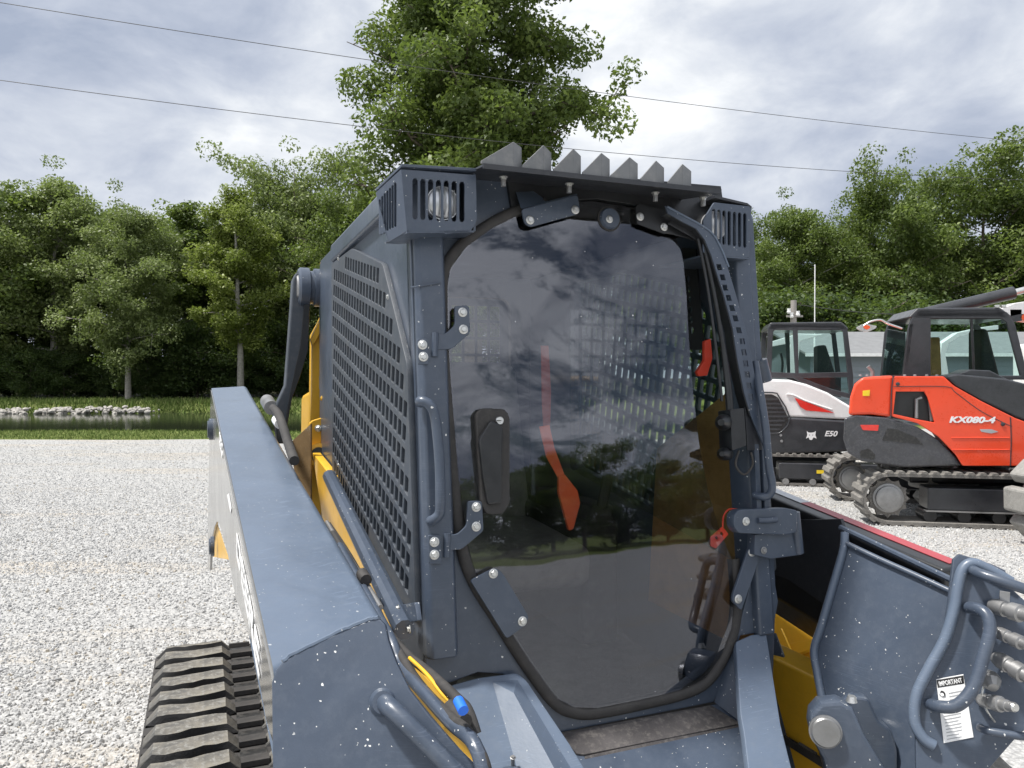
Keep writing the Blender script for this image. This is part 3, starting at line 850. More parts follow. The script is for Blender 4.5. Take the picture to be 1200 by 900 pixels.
def cab_rest():
    # roof shell
    m = MB(); m.box((WID / 2, .78, 2.19), (WID - .06, 1.26, .05)); r = m.build('roof', 'grey_paint', loader, bevel=.012)
    # side roof rail seen above the screen
    a = LEFT.at(387, 291, .02); b = LEFT.at(463, 210, .02)
    m = MB(); m.prism([a + Vector((0, 0, .012)), b + Vector((0, 0, .012)), b + Vector((0, 0, -.05)), a + Vector((0, 0, -.05))], (.06, 0, 0)); m.build('roof_rail', 'grey_paint', loader, bevel=.01)
    # rear wall with window
    plate('rear_wall', 'interior', loader, [(0.005, .85), (WID - .005, .85), (WID - .005, 2.19), (0.005, 2.19)], [round_poly([(.12, 1.45), (WID - .12, 1.45), (WID - .12, 2.08), (.12, 2.08)], .05)], .03,
          (0, 1.41, 0), (1, 0, 0), (0, 0, 1), .001)
    hs = []
    for i in range(11):
        for j in range(8):
            x = .15 + i * .0585; z = 1.48 + j * .073; hs.append([(x, z), (x + .046, z), (x + .046, z + .06), (x, z + .06)])
    plate('rear_screen', 'screen_paint', loader, [(.1, 1.43), (WID - .1, 1.43), (WID - .1, 2.1), (.1, 2.1)], hs, .006, (0, 1.47, 0), (1, 0, 0), (0, 0, 1), .0005)
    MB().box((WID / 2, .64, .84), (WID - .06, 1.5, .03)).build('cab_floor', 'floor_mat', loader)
    MB().box((WID / 2, .70, 2.175), (WID - .07, 1.38, .02)).build('headliner', 'interior', loader)
    # seat
    s = empty('seat', (0, 0, 0)); s.parent = loader
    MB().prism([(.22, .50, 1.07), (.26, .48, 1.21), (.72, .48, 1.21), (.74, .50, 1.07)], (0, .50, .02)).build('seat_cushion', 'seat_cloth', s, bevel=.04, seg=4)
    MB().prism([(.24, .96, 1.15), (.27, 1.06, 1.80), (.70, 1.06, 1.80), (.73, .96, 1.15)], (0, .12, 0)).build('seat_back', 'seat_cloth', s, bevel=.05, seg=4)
    for l in (.17, .76):
        MB().box((l, .72, 1.30), (.09, .46, .07)).build('armrest', 'interior', s, bevel=.02)
        MB().box((l, .80, 1.08), (.13, .60, .40)).build('side_console', 'interior', s, bevel=.02)
        m = MB().tube(smooth_path([(l, .50, 1.33), (l + .01, .48, 1.42), (l, .46, 1.47)], 4), .018, 10); m.lathe((l, .455, 1.45), (l, .43, 1.56), [(0, .02), (.3, .032), (.8, .03), (1, .015)], 12)
        m.build('joystick', 'interior', s, smooth=True)
    # hanging orange seat belt behind the glass
    P = Plane(LF, (0, .10, 0), (0, -1, 0), (1, 0, 0))
    P.plate('seat_belt', 'reflection_dulled_strap', loader, [(634, 405), (643, 405), (646, 460), (645, 500), (637, 503), (635, 470)], thick=.003)
    P.plate('seat_belt', 'orange_strap', loader, [(632, 500), (644, 498), (650, 525), (663, 560), (655, 562), (640, 535)], thick=.003, out=.004)
    P.plate('belt_tongue', 'orange_strap', loader, [(655, 558), (662, 556), (677, 575), (680, 590), (672, 620), (667, 622), (655, 578)], thick=.012, out=.008, rad=.004)
    # brown panel at the right of the door opening
    W = Plane(LF, (.885, 0, 0), (-1, 0, 0), (0, -1, 0))
    q = [(.0, 1.02), (-.07, 1.02), (-.07, 1.55), (.06, 1.70), (.40, 1.52), (.45, 1.02)]
    plate('brown_panel', 'plain_brown', loader, [(-a, b) for a, b in q], [], .02, (.90, 0, 0), (0, -1, 0), (0, 0, 1), .004)
    # punched inner strip of round holes
    PS = Plane(LF, (.86, 0, 0), (-1, 0, 0), (0, -1, 0))
    hs = []
    for k in range(6): hs.append([(806 + k * .9 + 2.3 * math.cos(t), 327 + k * 12 + 4.2 * math.sin(t)) for t in np.linspace(0, 6.283, 13)[:-1]])
    PS.plate('punched_strip', 'black_paint', loader, [(799, 290), (815, 292), (824, 410), (806, 410)], hs, thick=.005, bevel=.0005)
    # red latch and red tag hanging at the right of the opening
    P = Plane(LF, (0, .02, 0), (0, -1, 0), (1, 0, 0))
    P.plate('escape_handle', 'red_plastic', loader, [(826, 400), (833, 397), (835, 420), (829, 440), (819, 441), (817, 436), (826, 422)], thick=.012, rad=.003)
    D = DOOR
    D.plate('pull_tag', 'red_plastic', loader, [(833, 629), (847, 617), (854, 626), (839, 643), (833, 640)], [[(838, 630), (840, 628), (842, 631), (840, 633)], [(844, 625), (846, 623), (848, 626), (846, 628)]], thick=.004, out=.012, rad=.002)
    D.tube('tag_cord', 'red_plastic', loader, [(847, 618), (848, 605), (854, 597), (864, 597)], .0022, out=.012)


cab_rest()


def door():
    d = empty('door', (0, 0, 0)); d.parent = loader
    P = DOOR.uv(GLASS, .012)
    plate('door_pane', 'door_glass', d, P, [], .006, DOOR.p, DOOR.x, DOOR.y, .0008, .014)
    # rubber seal following the left, bottom and right of the pane
    i0 = GLASS.index((857, 655)); seal = GLASS[i0:] + GLASS[:2]
    path = smooth_path([DOOR.at(u, v, .006) for u, v in seal], 4)
    c = sum(path, Vector()) / len(path)
    out = []; 
    m = MB(); hw, ht = .0135, .011
    n = len(path); i0 = 0
    for k, p in enumerate(path):
        t = (path[min(k + 1, n - 1)] - path[max(k - 1, 0)]).normalized(); s = t.cross(DOOR.n)
        if s.dot(p - c) < 0: s = -s
        p = p + s * .009
        for a, b in ((-1, -1), (-1, .4), (-.45, 1), (.45, 1), (1, .4), (1, -1)): m.v.append(tuple(p + s * a * hw + DOOR.n * b * ht))
        if k:
            b0 = 6 * (k - 1)
            for j in range(5): m.f.append([b0 + j, b0 + j + 1, b0 + j + 7, b0 + j + 6])
    m.build('door_seal', 'rubber', d, smooth=True, angle=50)
    n = DOOR.n
    def bk(name, px, bolts, thick=.008, out=.03, rad=.008, par=d, mat='grey_paint', br=.0105):
        o = DOOR.plate(name, mat, par, px, thick=thick, out=out, rad=rad, bevel=.0015)
        for u, v in bolts: bolt(o, DOOR.at(u, v, out), n, br)
        return o
    # hinge brackets on the left: a strap to the glass and a foot on the post
    for (a, b, c2, tb, pb, ft) in (
        ([(533, 358), (550, 358), (551, 390), (530, 409), (509, 410), (508, 392), (522, 391), (533, 381)], 0, 0, [(542, 366), (543, 386)], [(495, 404), (496, 418)], [(489, 397), (501, 397), (503, 427), (490, 427)]),
        ([(548, 587), (565, 587), (567, 622), (541, 644), (523, 645), (522, 627), (536, 626), (547, 616)], 0, 0, [(558, 594), (558, 617)], [(509, 635), (509, 650)], [(502, 627), (516, 627), (518, 661), (503, 661)])):
        o = bk('hinge_bracket', a, tb, out=.034)
        f = bk('hinge_foot', ft, pb, thick=.006, out=.039, rad=.004)
        u0, v0 = a[5]; MB().tube([DOOR.at(u0 + 2, a[5][1] - 2, .032), DOOR.at(u0 + 1, a[4][1] + 8, .032)], .008, 10).build('hinge_pin', 'grey_paint', f, smooth=True)
    bk('clamp_plate', [(551, 680), (580, 665), (589, 671), (620, 723), (617, 732), (594, 749)], [(578, 672), (612, 728)], out=.032)
    bk('clamp_plate', [(878, 641), (889, 648), (890, 655), (869, 716), (858, 704), (859, 697)], [(881, 647), (865, 702)], out=.034, br=.011)
    # top left bracket with a folded upper flange
    o = bk('top_bracket', [(611, 245), (677, 228), (680, 246), (676, 251), (622, 266), (615, 262)], [(621, 258), (674, 246)], out=.034, thick=.006)
    A = [DOOR.at(u, v, .034) for u, v in ((611, 245), (677, 228))]; B = [DOOR.at(u, v, .016) for u, v in ((673, 229), (643, 237), (626, 225), (605, 226))]
    MB().prism([A[0], A[1]] + B, (0, .004, .003)).build('bracket_flange', 'grey_paint_lit', o, bevel=.001)
    w = MB().lathe(DOOR.at(713, 257, .012), DOOR.at(713, 257, .012) + n * .012, [(0, .027), (.6, .027), (1, .024)], 28).build('clamp_disc', 'grey_paint', d, smooth=True)
    bolt(w, DOOR.at(714, 257, .024), n, .0095)
    MB().lathe(DOOR.at(713, 257, .0125), DOOR.at(713, 257, .0125) + n * .004, [(0, .031), (1, .031)], 28).build('clamp_gasket', 'rubber', w)
    # black lock handle
    h = [(558, 487), (563, 481), (577, 480), (590, 481), (596, 490), (597, 585), (590, 600), (578, 602), (567, 597), (560, 540)]
    hb = DOOR.plate('lock_handle', 'rubber', d, [(557, 486), (564, 478), (592, 479), (598, 488), (598, 590), (590, 603), (570, 603), (564, 590)], thick=.02, out=.034, rad=.01, bevel=.004)
    DOOR.plate('lock_lever', 'black_paint', hb, [(561, 515), (575, 492), (590, 500), (588, 590), (572, 592), (566, 560)], thick=.012, out=.045, rad=.008, bevel=.004)
    k = MB().lathe(DOOR.at(585, 493, .033), DOOR.at(585, 493, .033) + n * .006, [(0, .0095), (.7, .0095), (1, .008)], 20).build('lock_cylinder', 'steel', hb, smooth=True)
    q = DOOR.at(585, 493, .0395); MB().box(q, (.010, .001, .002)).build('key_slot', 'decal_black', k)
    # grab handle on the post
    G = DOOR
    MB().tube(smooth_path([G.at(493, 472, .03), G.at(493, 470, .055), G.at(503, 474, .065), G.at(510, 490, .065), G.at(515, 540, .065), G.at(516, 585, .065), G.at(515, 602, .06), G.at(507, 610, .05), G.at(505, 610, .03)], 5), .011, 12).build('grab_handle', 'grey_paint', loader, smooth=True, angle=60)
    # right latch block
    b = DOOR.plate('latch_plate', 'grey_paint', loader, [(866, 597), (920, 595), (935, 598), (934, 624), (922, 627), (866, 625), (860, 617), (860, 604)], thick=.03, out=.075, rad=.008, bevel=.003)
    bolt(b, DOOR.at(874, 611, .075), n, .0105)
    DOOR.tube('latch_rib', 'grey_paint', b, [(888, 610), (898, 610), (910, 609)], .007, out=.078)
    DOOR.plate('latch_bracket', 'grey_paint', b, [(885, 626), (936, 622), (941, 650), (904, 655), (884, 650)], thick=.03, out=.055, rad=.003, bevel=.002)
    MB().cyl(DOOR.at(931, 600, .06), DOOR.at(936, 648, .05), .013, 14).build('latch_barrel', 'grey_paint', b, smooth=True)
    bolt(b, DOOR.at(895, 645, .056), n, .009, 'dull_steel')


door()


def slots(u0, u1, v0, v1, k, w, pl, out, dv0=0, dv1=0, arc=True):
    hs = []
    for i in range(k):
        t = i / (k - 1); u = u0 + (u1 - u0) * t; a = v0 + dv0 * t; b = v1 + dv1 * t
        loop = [(u - w, a + w), (u - w * .5, a), (u + w * .5, a), (u + w, a + w), (u + w, b - w), (u + w * .5, b), (u - w * .5, b), (u - w, b - w)]
        hs.append(loop)
    return hs


def lamps():
    rF = -.10
    FP = Plane(LF, (0, rF, 0), (0, -1, 0), (1, 0, 0))
    hs = slots(486.5, 541.5, 209, 257, 7, 3.0, FP, 0, 4, 3)
    hb = empty('lamp_housing', (0, 0, 0)); hb.parent = loader
    FP.plate('lamp_grille', 'grey_paint', hb, [(470, 198), (558, 205), (559, 259), (551, 272), (521, 274), (520, 272), (477, 271)], hs, thick=.006, rad=.006)
    a = FP.at(470, 198); b = FP.at(477, 271); dep = .34
    # side grille: leans back a little along the side of the cab
    e1 = LF.at(440, 226, (a.x - .03, 0, 0), (1, 0, 0)); e2 = LF.at(451, 283, (b.x - .02, 0, 0), (1, 0, 0))
    N = (e1 - a).cross(b - a).normalized()
    if N.x > 0: N = -N
    SP = Plane(LF, a, N, (0, -1, 0))
    hs = slots(445, 463, 233, 275, 7, 1.35, SP, 0, -19, -9)
    SP.plate('lamp_side_grille', 'grey_paint', hb, [(470, 198), (477, 271), (455, 284), (440, 226)], hs, thick=.005, rad=.003)
    c = FP.at(558, 203)
    m = MB(); t0 = [a + Vector((0, -.004, .004)), c + Vector((0, -.004, .004)), Vector((c.x, .03, c.z + .012)), Vector((e1.x + .02, e1.y, e1.z + .004)), e1 + Vector((0, 0, .004))]
    m.prism(t0, (0, 0, .006)); m.build('lamp_lid', 'grey_paint', hb, bevel=.001)
    d = FP.at(556, 270); m = MB(); m.prism([b, d, Vector((d.x, 0.0, d.z)), Vector((e2.x + .03, e2.y, e2.z)), e2], (0, 0, -.004)); m.build('lamp_floor', 'grey_paint', hb)
    MB().box((d.x + .002, -.05, (c.z + d.z) / 2), (.005, .09, c.z - d.z)).build('lamp_cheek', 'grey_paint', hb)
    MB().box(((a.x + d.x) / 2 + .01, .012, (c.z + d.z) / 2), (d.x - a.x, .005, c.z - d.z)).build('lamp_back', 'black_paint', hb)
    q = LF.at(519, 238, (0, rF + .03, 0), (0, 1, 0))
    lp = MB().lathe(q + Vector((0, .05, 0)), q, [(0, .02), (.5, .034), (1, .037)], 28).build('headlight', 'lamp_reflector', hb, smooth=True)
    MB().lathe(q + Vector((0, .002, 0)), q + Vector((0, -.012, 0)), [(0, .036), (.5, .033), (1, .015)], 28).build('headlight_lens', 'lamp_reflector', lp, smooth=True)
    for k in range(-2, 3): MB().box(q + Vector((k * .011, -.010, 0)), (.0012, .006, .055)).build('lens_rib', 'decal_grey', lp)
    # right lamp housing
    hb = empty('lamp_housing', (0, 0, 0)); hb.parent = loader
    FP = Plane(LF, (0, -.07, 0), (0, -1, 0), (1, 0, 0))
    hs = slots(836.5, 873, 245, 285, 7, 1.9, FP, 0, 5, 5)
    FP.plate('lamp_grille', 'grey_paint', hb, [(837, 237), (881, 242), (877, 302), (848, 300), (824, 296), (824, 258)], hs, thick=.006, rad=.004)
    a = FP.at(826, 240); c = FP.at(881, 242); d = FP.at(877, 302)
    m = MB(); a2 = FP.at(838, 229); m.prism([a2, FP.at(876, 238), c, Vector((c.x, .15, c.z)), Vector((a2.x, .15, a2.z))], (0, .0, -.006)); m.build('lamp_lid', 'visor_paint', hb)
    MB().box((c.x, .04, (c.z + d.z) / 2 - .002), (.005, .2, c.z - d.z)).build('lamp_cheek', 'grey_paint', hb)
    m = MB(); b = FP.at(826, 298); m.prism([b, d, Vector((d.x, .14, d.z)), Vector((b.x, .14, b.z))], (0, 0, -.004)); m.build('lamp_floor', 'grey_paint', hb)
    q = LF.at(838, 264, (0, -.03, 0), (0, 1, 0))
    lp = MB().lathe(q + Vector((0, .05, 0)), q, [(0, .02), (.5, .034), (1, .037)], 28).build('headlight', 'lamp_reflector', hb, smooth=True)
    MB().lathe(q + Vector((0, .002, 0)), q + Vector((0, -.012, 0)), [(0, .036), (.5, .033), (1, .015)], 28).build('headlight_lens', 'lamp_reflector', lp, smooth=True)


lamps()


def visor():
    zv = 2.225; Z = Plane(LF, (0, 0, zv), (0, 0, 1), (1, 0, 0))
    FP = Plane(LF, (0, -.15, 0), (0, -1, 0), (1, 0, 0))
    a = FP.at(566, 192); b = FP.at(845, 223)
    z = (a.z + b.z) / 2
    v = MB().prism([(a.x, -.15, a.z), (b.x, -.15, a.z), (b.x + .01, -.13, a.z), (b.x - .04, .1, a.z + .02), (a.x, .1, a.z + .02)], (0, 0, -.006)).build('visor', 'visor_paint', loader, bevel=.0015)
    # lip
    MB().prism([(a.x, -.152, a.z + .001), (b.x, -.152, a.z + .001), (b.x, -.152, a.z - .010), (a.x, -.152, a.z - .010)], (0, .004, 0)).build('visor_lip', 'visor_paint', v)
    for u, vv in ((590, 202), (667, 209), (768, 221), (824, 229)):
        p = LF.at(u, vv, (0, -.10, 0), (0, 1, 0)); bolt(v, (p.x, p.y, a.z - .009), (0, 0, -1), .010)
        MB().cyl((p.x, p.y, a.z - .012), (p.x, p.y, a.z - .030), .006, 8).build('bolt_shank', 'dull_steel', v)
    # header behind the visor, dark
    DOOR.plate('visor_header', 'black_paint', v, [(592, 196), (845, 218), (852, 270), (822, 262), (795, 252), (770, 244), (700, 233), (640, 236), (600, 246)], thick=.02, out=.010)
    # seven wedge-shaped fins on top
    peaks = [(602, 166, 564, 190, 614, 171, 192), (637, 170, 612, 192, 649, 177, 195), (672, 174, 649, 195, 684, 181, 199), (705, 179, 683, 199, 718, 185, 203),
             (738, 184, 716, 203, 751, 190, 206), (769, 188, 751, 206, 782, 195, 210), (800, 192, 783, 210, 814, 199, 216)]
    for i, (pu, pv, lu, lv, ru, rv, rb) in enumerate(peaks):
        Q = Plane(LF, (0, -.148, 0), (0, -1, 0), (1, 0, 0))
        A = Q.at(lu, lv); Pk = Q.at(pu, pv); Rt = Q.at(ru, rv); zb = a.z + .001
        A = Vector((A.x, -.148, zb)); B = Vector((Rt.x, -.135, zb)); Rt = Vector((Rt.x, -.135, Rt.z))
        lowh = .006
        m = MB(); m.prism([A, Vector((A.x, A.y, zb + lowh)), Pk, Vector((Pk.x, Pk.y, zb))], (0, .005, 0))
        m.prism([Vector((Pk.x, Pk.y, zb)), Pk, Rt, B], (0, .005, 0))
        m.build('roof_fin', 'fin_paint', loader, bevel=.0008)
    return a.z


VZ = visor()


def door_hoop():
    """punched guard bracket arching over the right of the door"""
    outer = [(745, 243), (750, 239), (780, 241), (800, 252), (820, 262), (834, 273), (844, 290), (852, 310), (864, 350), (876, 394), (882, 425), (889, 464), (897, 527)]
    inner = [(880, 487), (872, 460), (864, 420), (861, 400), (859, 386), (848, 345), (840, 320), (834, 300), (826, 281), (816, 268), (800, 260), (783, 250)]
    hc = [(843, 313), (847, 325), (850, 337), (854, 349), (858, 361), (862, 373), (866, 387), (870, 400), (872, 413), (874, 426), (876, 439), (878, 452), (880, 465)]
    hs = []
    for u, v in hc:
        w, h = 2.7, 3.4; k = .26 if v < 400 else .17
        hs.append([(u - w - k * h, v - h), (u + w - k * h, v - h), (u + w + k * h, v + h), (u - w + k * h, v + h)])
    pl = outer[2:] + inner
    g = DOOR.plate('guard_bar', 'grey_paint', loader, pl, hs, thick=.005, out=.065, rad=0, bevel=.0008)
    DOOR.tube('guard_edge', 'grey_paint_lit', g, [(782, 242), (802, 253), (822, 264), (836, 275), (846, 293), (854, 313)], .0025, out=.066)
    # flange reaching back to the pane
    A = [DOOR.at(u, v, .063) for u, v in inner[::-1]]; B = [p - DOOR.n * .03 for p in A]
    m = MB()
    for i in range(len(A) - 1): m.prism([A[i], A[i + 1], B[i + 1], B[i]], (-.004, 0, -.001))
    m.build('guard_flange', 'black_paint', g)
    ft = DOOR.plate('guard_foot', 'black_paint', g, [(745, 242), (750, 238), (800, 252), (818, 268), (824, 284), (783, 273), (779, 274), (747, 262)], thick=.006, out=.030, rad=.004)
    bolt(ft, DOOR.at(750, 254, .031), DOOR.n, .0105); bolt(ft, DOOR.at(778, 266, .031), DOOR.n, .0105)
    DOOR.plate('guard_web', 'black_paint', g, [(783, 262), (818, 282), (818, 276), (790, 255)], thick=.004, out=.045)
    # wiper arm and black strips between pane and bar
    for px, r in (([(824, 285), (836, 340), (846, 400), (852, 455), (858, 520)], .006), ([(818, 280), (828, 330), (838, 400), (846, 470)], .004), ([(843, 380), (851, 430), (856, 470), (858, 520)], .007)):
        DOOR.tube('wiper_rod', 'black_paint', g, px, r, out=.05)
    MB().lathe(DOOR.at(851, 495, .03), DOOR.at(845, 495, .09), [(0, .02), (.6, .02), (.8, .017), (1, .008)], 18).build('wiper_pivot', 'black_paint', g, smooth=True)
    DOOR.plate('wiper_motor', 'black_paint', g, [(856, 480), (872, 478), (875, 522), (858, 528)], thick=.05, out=.07, rad=.004)
    MB().lathe(DOOR.at(852, 532, .02), DOOR.at(846, 532, .08), [(0, .016), (.7, .016), (1, .006)], 18).build('gas_strut_end', 'black_paint', g, smooth=True)
    DOOR.tube('cable', 'rubber', g, [(866, 528), (862, 545), (872, 556), (882, 545), (880, 530)], .003, out=.06)
    DOOR.plate('triangle_web', 'visor_paint', g, [(872, 462), (880, 487), (896, 527), (876, 528)], thick=.004, out=.055)
    # upright channel and tube on the right side
    for u0, u1, v0, v1 in ((884, 888, 520, 610), (893, 897, 520, 610)):
        a = DOOR.at(u0, v0, .055); b = DOOR.at(u0 + 4, v1, .055)
        MB().prism([a, a + Vector((.014, 0, 0)), b + Vector((.014, 0, 0)), b], (0, .02, 0)).build('door_channel', 'grey_paint', g, bevel=.001)
    t = DOOR.tube('grab_handle', 'grey_paint', loader, [(885, 425, -.03), (890, 455, .0), (897, 500, .01), (901, 545, .01), (905, 570, .01), (901, 580, .0), (893, 582, -.01), (884, 580, -.03)], .010, out=.075)
    # mirror-like cylinder block beside the post
    P = Plane(LF, (0, -.05, 0), (0, -1, 0), (1, 0, 0))
    MB().prism([P.at(880, 395), P.at(889, 394), P.at(894, 422), P.at(883, 424)], (0, .05, 0)).build('lamp_bracket', 'visor_paint', g, bevel=.002)
    MB().cyl(P.at(889, 422), P.at(895, 447), .022, 16).build('gas_strut', 'grey_paint', g, smooth=True)


door_hoop()


def lower_front():
    # raised cheek left of the sill: sloping cover
    def slope(z, ang, r=None):
        a = R(ang); r = door_r(z) if r is None else r
        return Plane(LF, (0, r, z), (0, -math.sin(a), math.cos(a)), (1, 0, 0))
    q = DOOR.at(570, 788); S1 = slope(q.z, 35, q.y - .01)
    c1 = S1.plate('front_cover', 'grey_paint_lit', loader, [(527, 803), (560, 794), (606, 788), (617, 797), (668, 872), (700, 925), (760, 1010), (500, 1010), (545, 880)], thick=.02, out=.0, rad=.01, bevel=.003)
    a = [S1.at(u, v, o) for u, v, o in ((577, 799, .001), (605, 797, .001), (625, 830, .03), (665, 905, .045), (610, 905, .001), (590, 850, .001))]
    m = MB(); m.v = [tuple(p) for p in [S1.at(577, 799, .0), S1.at(606, 796, .0), S1.at(672, 905, .0), S1.at(730, 1000, .0), S1.at(640, 1000, 0), S1.at(606, 900, 0), S1.at(602, 812, .022), S1.at(652, 905, .04), S1.at(705, 1000, .04)]]
    m.f = [[0, 6, 5], [5, 6, 7], [5, 7, 4], [4, 7, 8], [0, 1, 6], [1, 2, 6], [6, 2, 7], [2, 3, 7], [7, 3, 8]]
    m.build('cover_ridge', 'grey_paint_lit', c1, smooth=True, angle=25)
    bolt(c1, S1.at(601, 888, .02), (0, -.3, 1), .006, 'dull_steel'); MB().cyl(S1.at(601, 897, 0), S1.at(601, 889, .02), .004, 8).build('grease_nipple', 'dull_steel', c1)
    MB().lathe(S1.at(598, 930, -.01), S1.at(598, 928, .012), [(0, .045), (.7, .045), (1, .04)], 28).build('pin_cap', 'grey_paint', c1, smooth=True)
    # sill step
    q = DOOR.at(745, 842); S2 = slope(q.z, 22, q.y - .004)
    st = S2.plate('door_sill', 'grey_paint', loader, [(640, 862), (848, 823), (905, 895), (1000, 1010), (740, 1010), (690, 930)], thick=.02, bevel=.002)
    m1 = S2.plate('grip_pad', 'worn_pad', st, [(655, 859), (833, 826), (866, 846), (867, 848), (685, 884), (676, 883)], thick=.006, out=.005, rad=.003)
    S3 = Plane(LF, S2.at(770, 865), (0, -math.sin(R(45)), math.cos(R(45))), (1, 0, 0))
    S3.plate('grip_pad', 'worn_pad', st, [(685, 886), (868, 847), (873, 864), (870, 868), (688, 912)], thick=.006, out=.006, rad=.003)
    S3.plate('sill_nose', 'grey_paint_lit', st, [(640, 905), (690, 912), (880, 862), (960, 1010), (640, 1010)], thick=.02, out=-.002, rad=.003)
    # right cheek
    q = DOOR.at(880, 742); S4 = slope(q.z, 38, q.y - .012)
    c3 = S4.plate('front_cover', 'grey_paint_lit', loader, [(862, 752), (880, 744), (898, 742), (915, 850), (935, 930), (950, 1010), (890, 1010), (872, 860), (868, 838)], thick=.02, rad=.006, bevel=.002)
    W = Plane(LF, (S4.at(898, 742).x + .004, 0, 0), (-1, -.55, .25), (0, -1, 0))
    W.plate('frame_cheek', 'grey_paint', loader, [(897, 742), (908, 742), (960, 880), (1000, 1010), (945, 1010), (915, 850)], thick=.012, rad=.003)
    # inner slope beside the sill
    p = [DOOR.at(837, 823, .0), DOOR.at(858, 752, .0), S4.at(866, 750), S4.at(870, 842), S2.at(868, 846, .006)]
    MB().poly([p[0], p[4], p[3], p[2], p[1]]).build('sill_cheek', 'grey_paint', loader)
    # underside darkness: chassis tub behind the covers
    MB().box((WID / 2, .15, .66), (WID - .12, .66, .34)).build('chassis', 'interior', loader)
    MB().box((WID / 2, 1.1, .60), (WID + .1, 2.0, .46)).build('belly_frame', 'black_paint', loader)
    # engine hood behind the cab (below the roof line)
    MB().prism([(.05, 1.5, .8), (.05, 1.5, 1.75), (.05, 2.5, 1.65), (.05, 2.6, .8)], (WID - .1, 0, 0)).build('engine_hood', 'yellow_paint', loader, bevel=.03)


lower_front()


def booms():
    # left boom: box beam; corners measured on the photograph
    nl, nr = Vector((-.33, -.46, 1.295)), Vector((-.12, -.28, 1.305)); fl, fr_ = Vector((-.392, 2.40, 1.69)), Vector((-.225, 2.40, 1.70))
    ob = empty('lift_boom', (0, 0, 0)); ob.parent = loader
    m = MB()
    hN, hF = .34, .62
    top = [nl, nr, fr_, fl]; bot = [nl - Vector((0, 0, .14)), nr - Vector((0, 0, .14)), fr_ - Vector((0, 0, .30)), fl - Vector((0, 0, .30))]
    m.v = [tuple(p) for p in top + bot]
    m.f = [[0, 1, 2, 3], [7, 6, 5, 4], [0, 4, 5, 1], [1, 5, 6, 2], [2, 6, 7, 3]]
    # the outer side is its own shiny plate
    m.build('boom_beam', 'grey_paint_lit', ob, bevel=.02, seg=3)
    # outer side plate with arch cut-out in its lower edge, in the boom's own plane
    d = (fl - nl); Lr = d.length; e = d.normalized(); nrm = Vector((-1, 0, 0)); nrm = (nrm - e * nrm.dot(e)).normalized(); yv = e.cross(nrm)
    if yv.z < 0: yv = -yv
    PX = Plane(LF, nl + nrm * .003, nrm, -e)
    q = lambda u, v: PX.to2(PX.at(u, v))
    P = [PX.to2(p) for p in (nl + Vector((0, 0, -.012)), fl + Vector((0, 0, -.012)))]
    low = [(243, 640), (258, 655)]
    pts = [P[0], P[1], q(243, 660)]
    # arch
    for u, v in ((244, 690),): pts.append(q(u, v))
    arch = [(246.5, 652), (248.5, 628), (251, 617), (254, 611), (257, 614), (261, 626), (265, 642), (268, 656)]
    pts = [P[0], P[1], q(243.5, 610), q(243.5, 668), q(246, 668)] + [q(u, v) for u, v in arch] + [q(276, 700), q(297, 760), q(312, 845), q(321, 875)]
    side_p = plate('boom_side', 'boom_side', ob, pts, [], .012, PX.p, PX.x, PX.y, .0015, 0)
    P0 = lambda u, v, o=.0: PX.at(u, v, o)
    fw = -e; up = PX.y if PX.y.z > 0 else -PX.y
    # lettering running down the boom
    a = P0(277, 640, .002); b = P0(303, 765, .002)
    ln = (b - a).length; hgt_ = (P0(282, 640, .002) - P0(277, 672, .002)).length
    t = text('boom_lettering', 'DEERE', 'decal_white', ob, a, fw, up, .085, bold=.0015, sx=1.0)
    w0 = max(v.co.dot(fw) for v in t.data.vertices) - min(v.co.dot(fw) for v in t.data.vertices)
    k = ln / w0
    o0 = a.copy()
    for v in t.data.vertices:
        dlt = v.co - o0; v.co = o0 + fw * dlt.dot(fw) * k + up * (dlt.dot(up) - .02) + PX.n * dlt.dot(PX.n)
    a2 = P0(257, 520, .002); text('boom_marking', '333G', 'decal_white', ob, a2, fw, up, .07, bold=.001, sx=1.6)
    # logo mark further forward and the thin decal line near the pivot
    PX.plate('decal', 'decal_white', ob, [(266, 580), (268, 578), (271, 596), (270, 602)], thick=.001, out=.002)
    PX.plate('boom_arch_lining', 'yellow_paint', ob, [(247, 652), (254, 612), (268, 656)], thick=.002, out=-.014)
    # round pivot bosses on the outer side
    for (u, v, r) in ((249, 503, .05), (251, 640, .045)):
        c = PX.at(u, v, .0)
        MB().lathe(c, c + PX.n * .022, [(0, r), (.7, r), (.72, r * .8), (1, r * .8)], 24).build('pivot_boss', 'grey_paint', ob, smooth=True)
    # front plate of the boom (its forward drop)
    N = Vector((-.38, -.83, .40)).normalized()
    FPn = Plane(LF, nl + Vector((.0, -.006, 0)), N, (1, 0, 0))
    px = [(318, 800), (323, 785), (331, 775), (350, 763), (400, 739), (432, 726), (444, 724), (451, 731), (455, 750), (464, 775), (480, 808), (505, 840), (540, 880), (590, 930), (640, 990), (320, 990)]
    fp = FPn.plate('boom_front_plate', 'grey_paint', ob, px, thick=.016, out=.012, bevel=.003)
    fp['label'] = 'scratched slate front plate'
    bead = smooth_path([FPn.at(u, v, .010) for u, v in ((331, 775), (350, 763), (400, 739), (432, 726), (444, 724))], 8)
    bead = [p + Vector((rnd.uniform(-.0008, .0008), rnd.uniform(-.0008, .0008), rnd.uniform(-.001, .001))) for p in bead]
    MB().tube(bead, .0035, 6).build('weld_bead', 'grey_paint_lit', fp, smooth=True)
    MB().tube(smooth_path([FPn.at(449, 822, .0), FPn.at(456, 828, .03), FPn.at(475, 846, .04), FPn.at(505, 876, .04), FPn.at(560, 930, .04)], 4), .0135, 14).build('boom_handle', 'grey_paint', fp, smooth=True, angle=60)
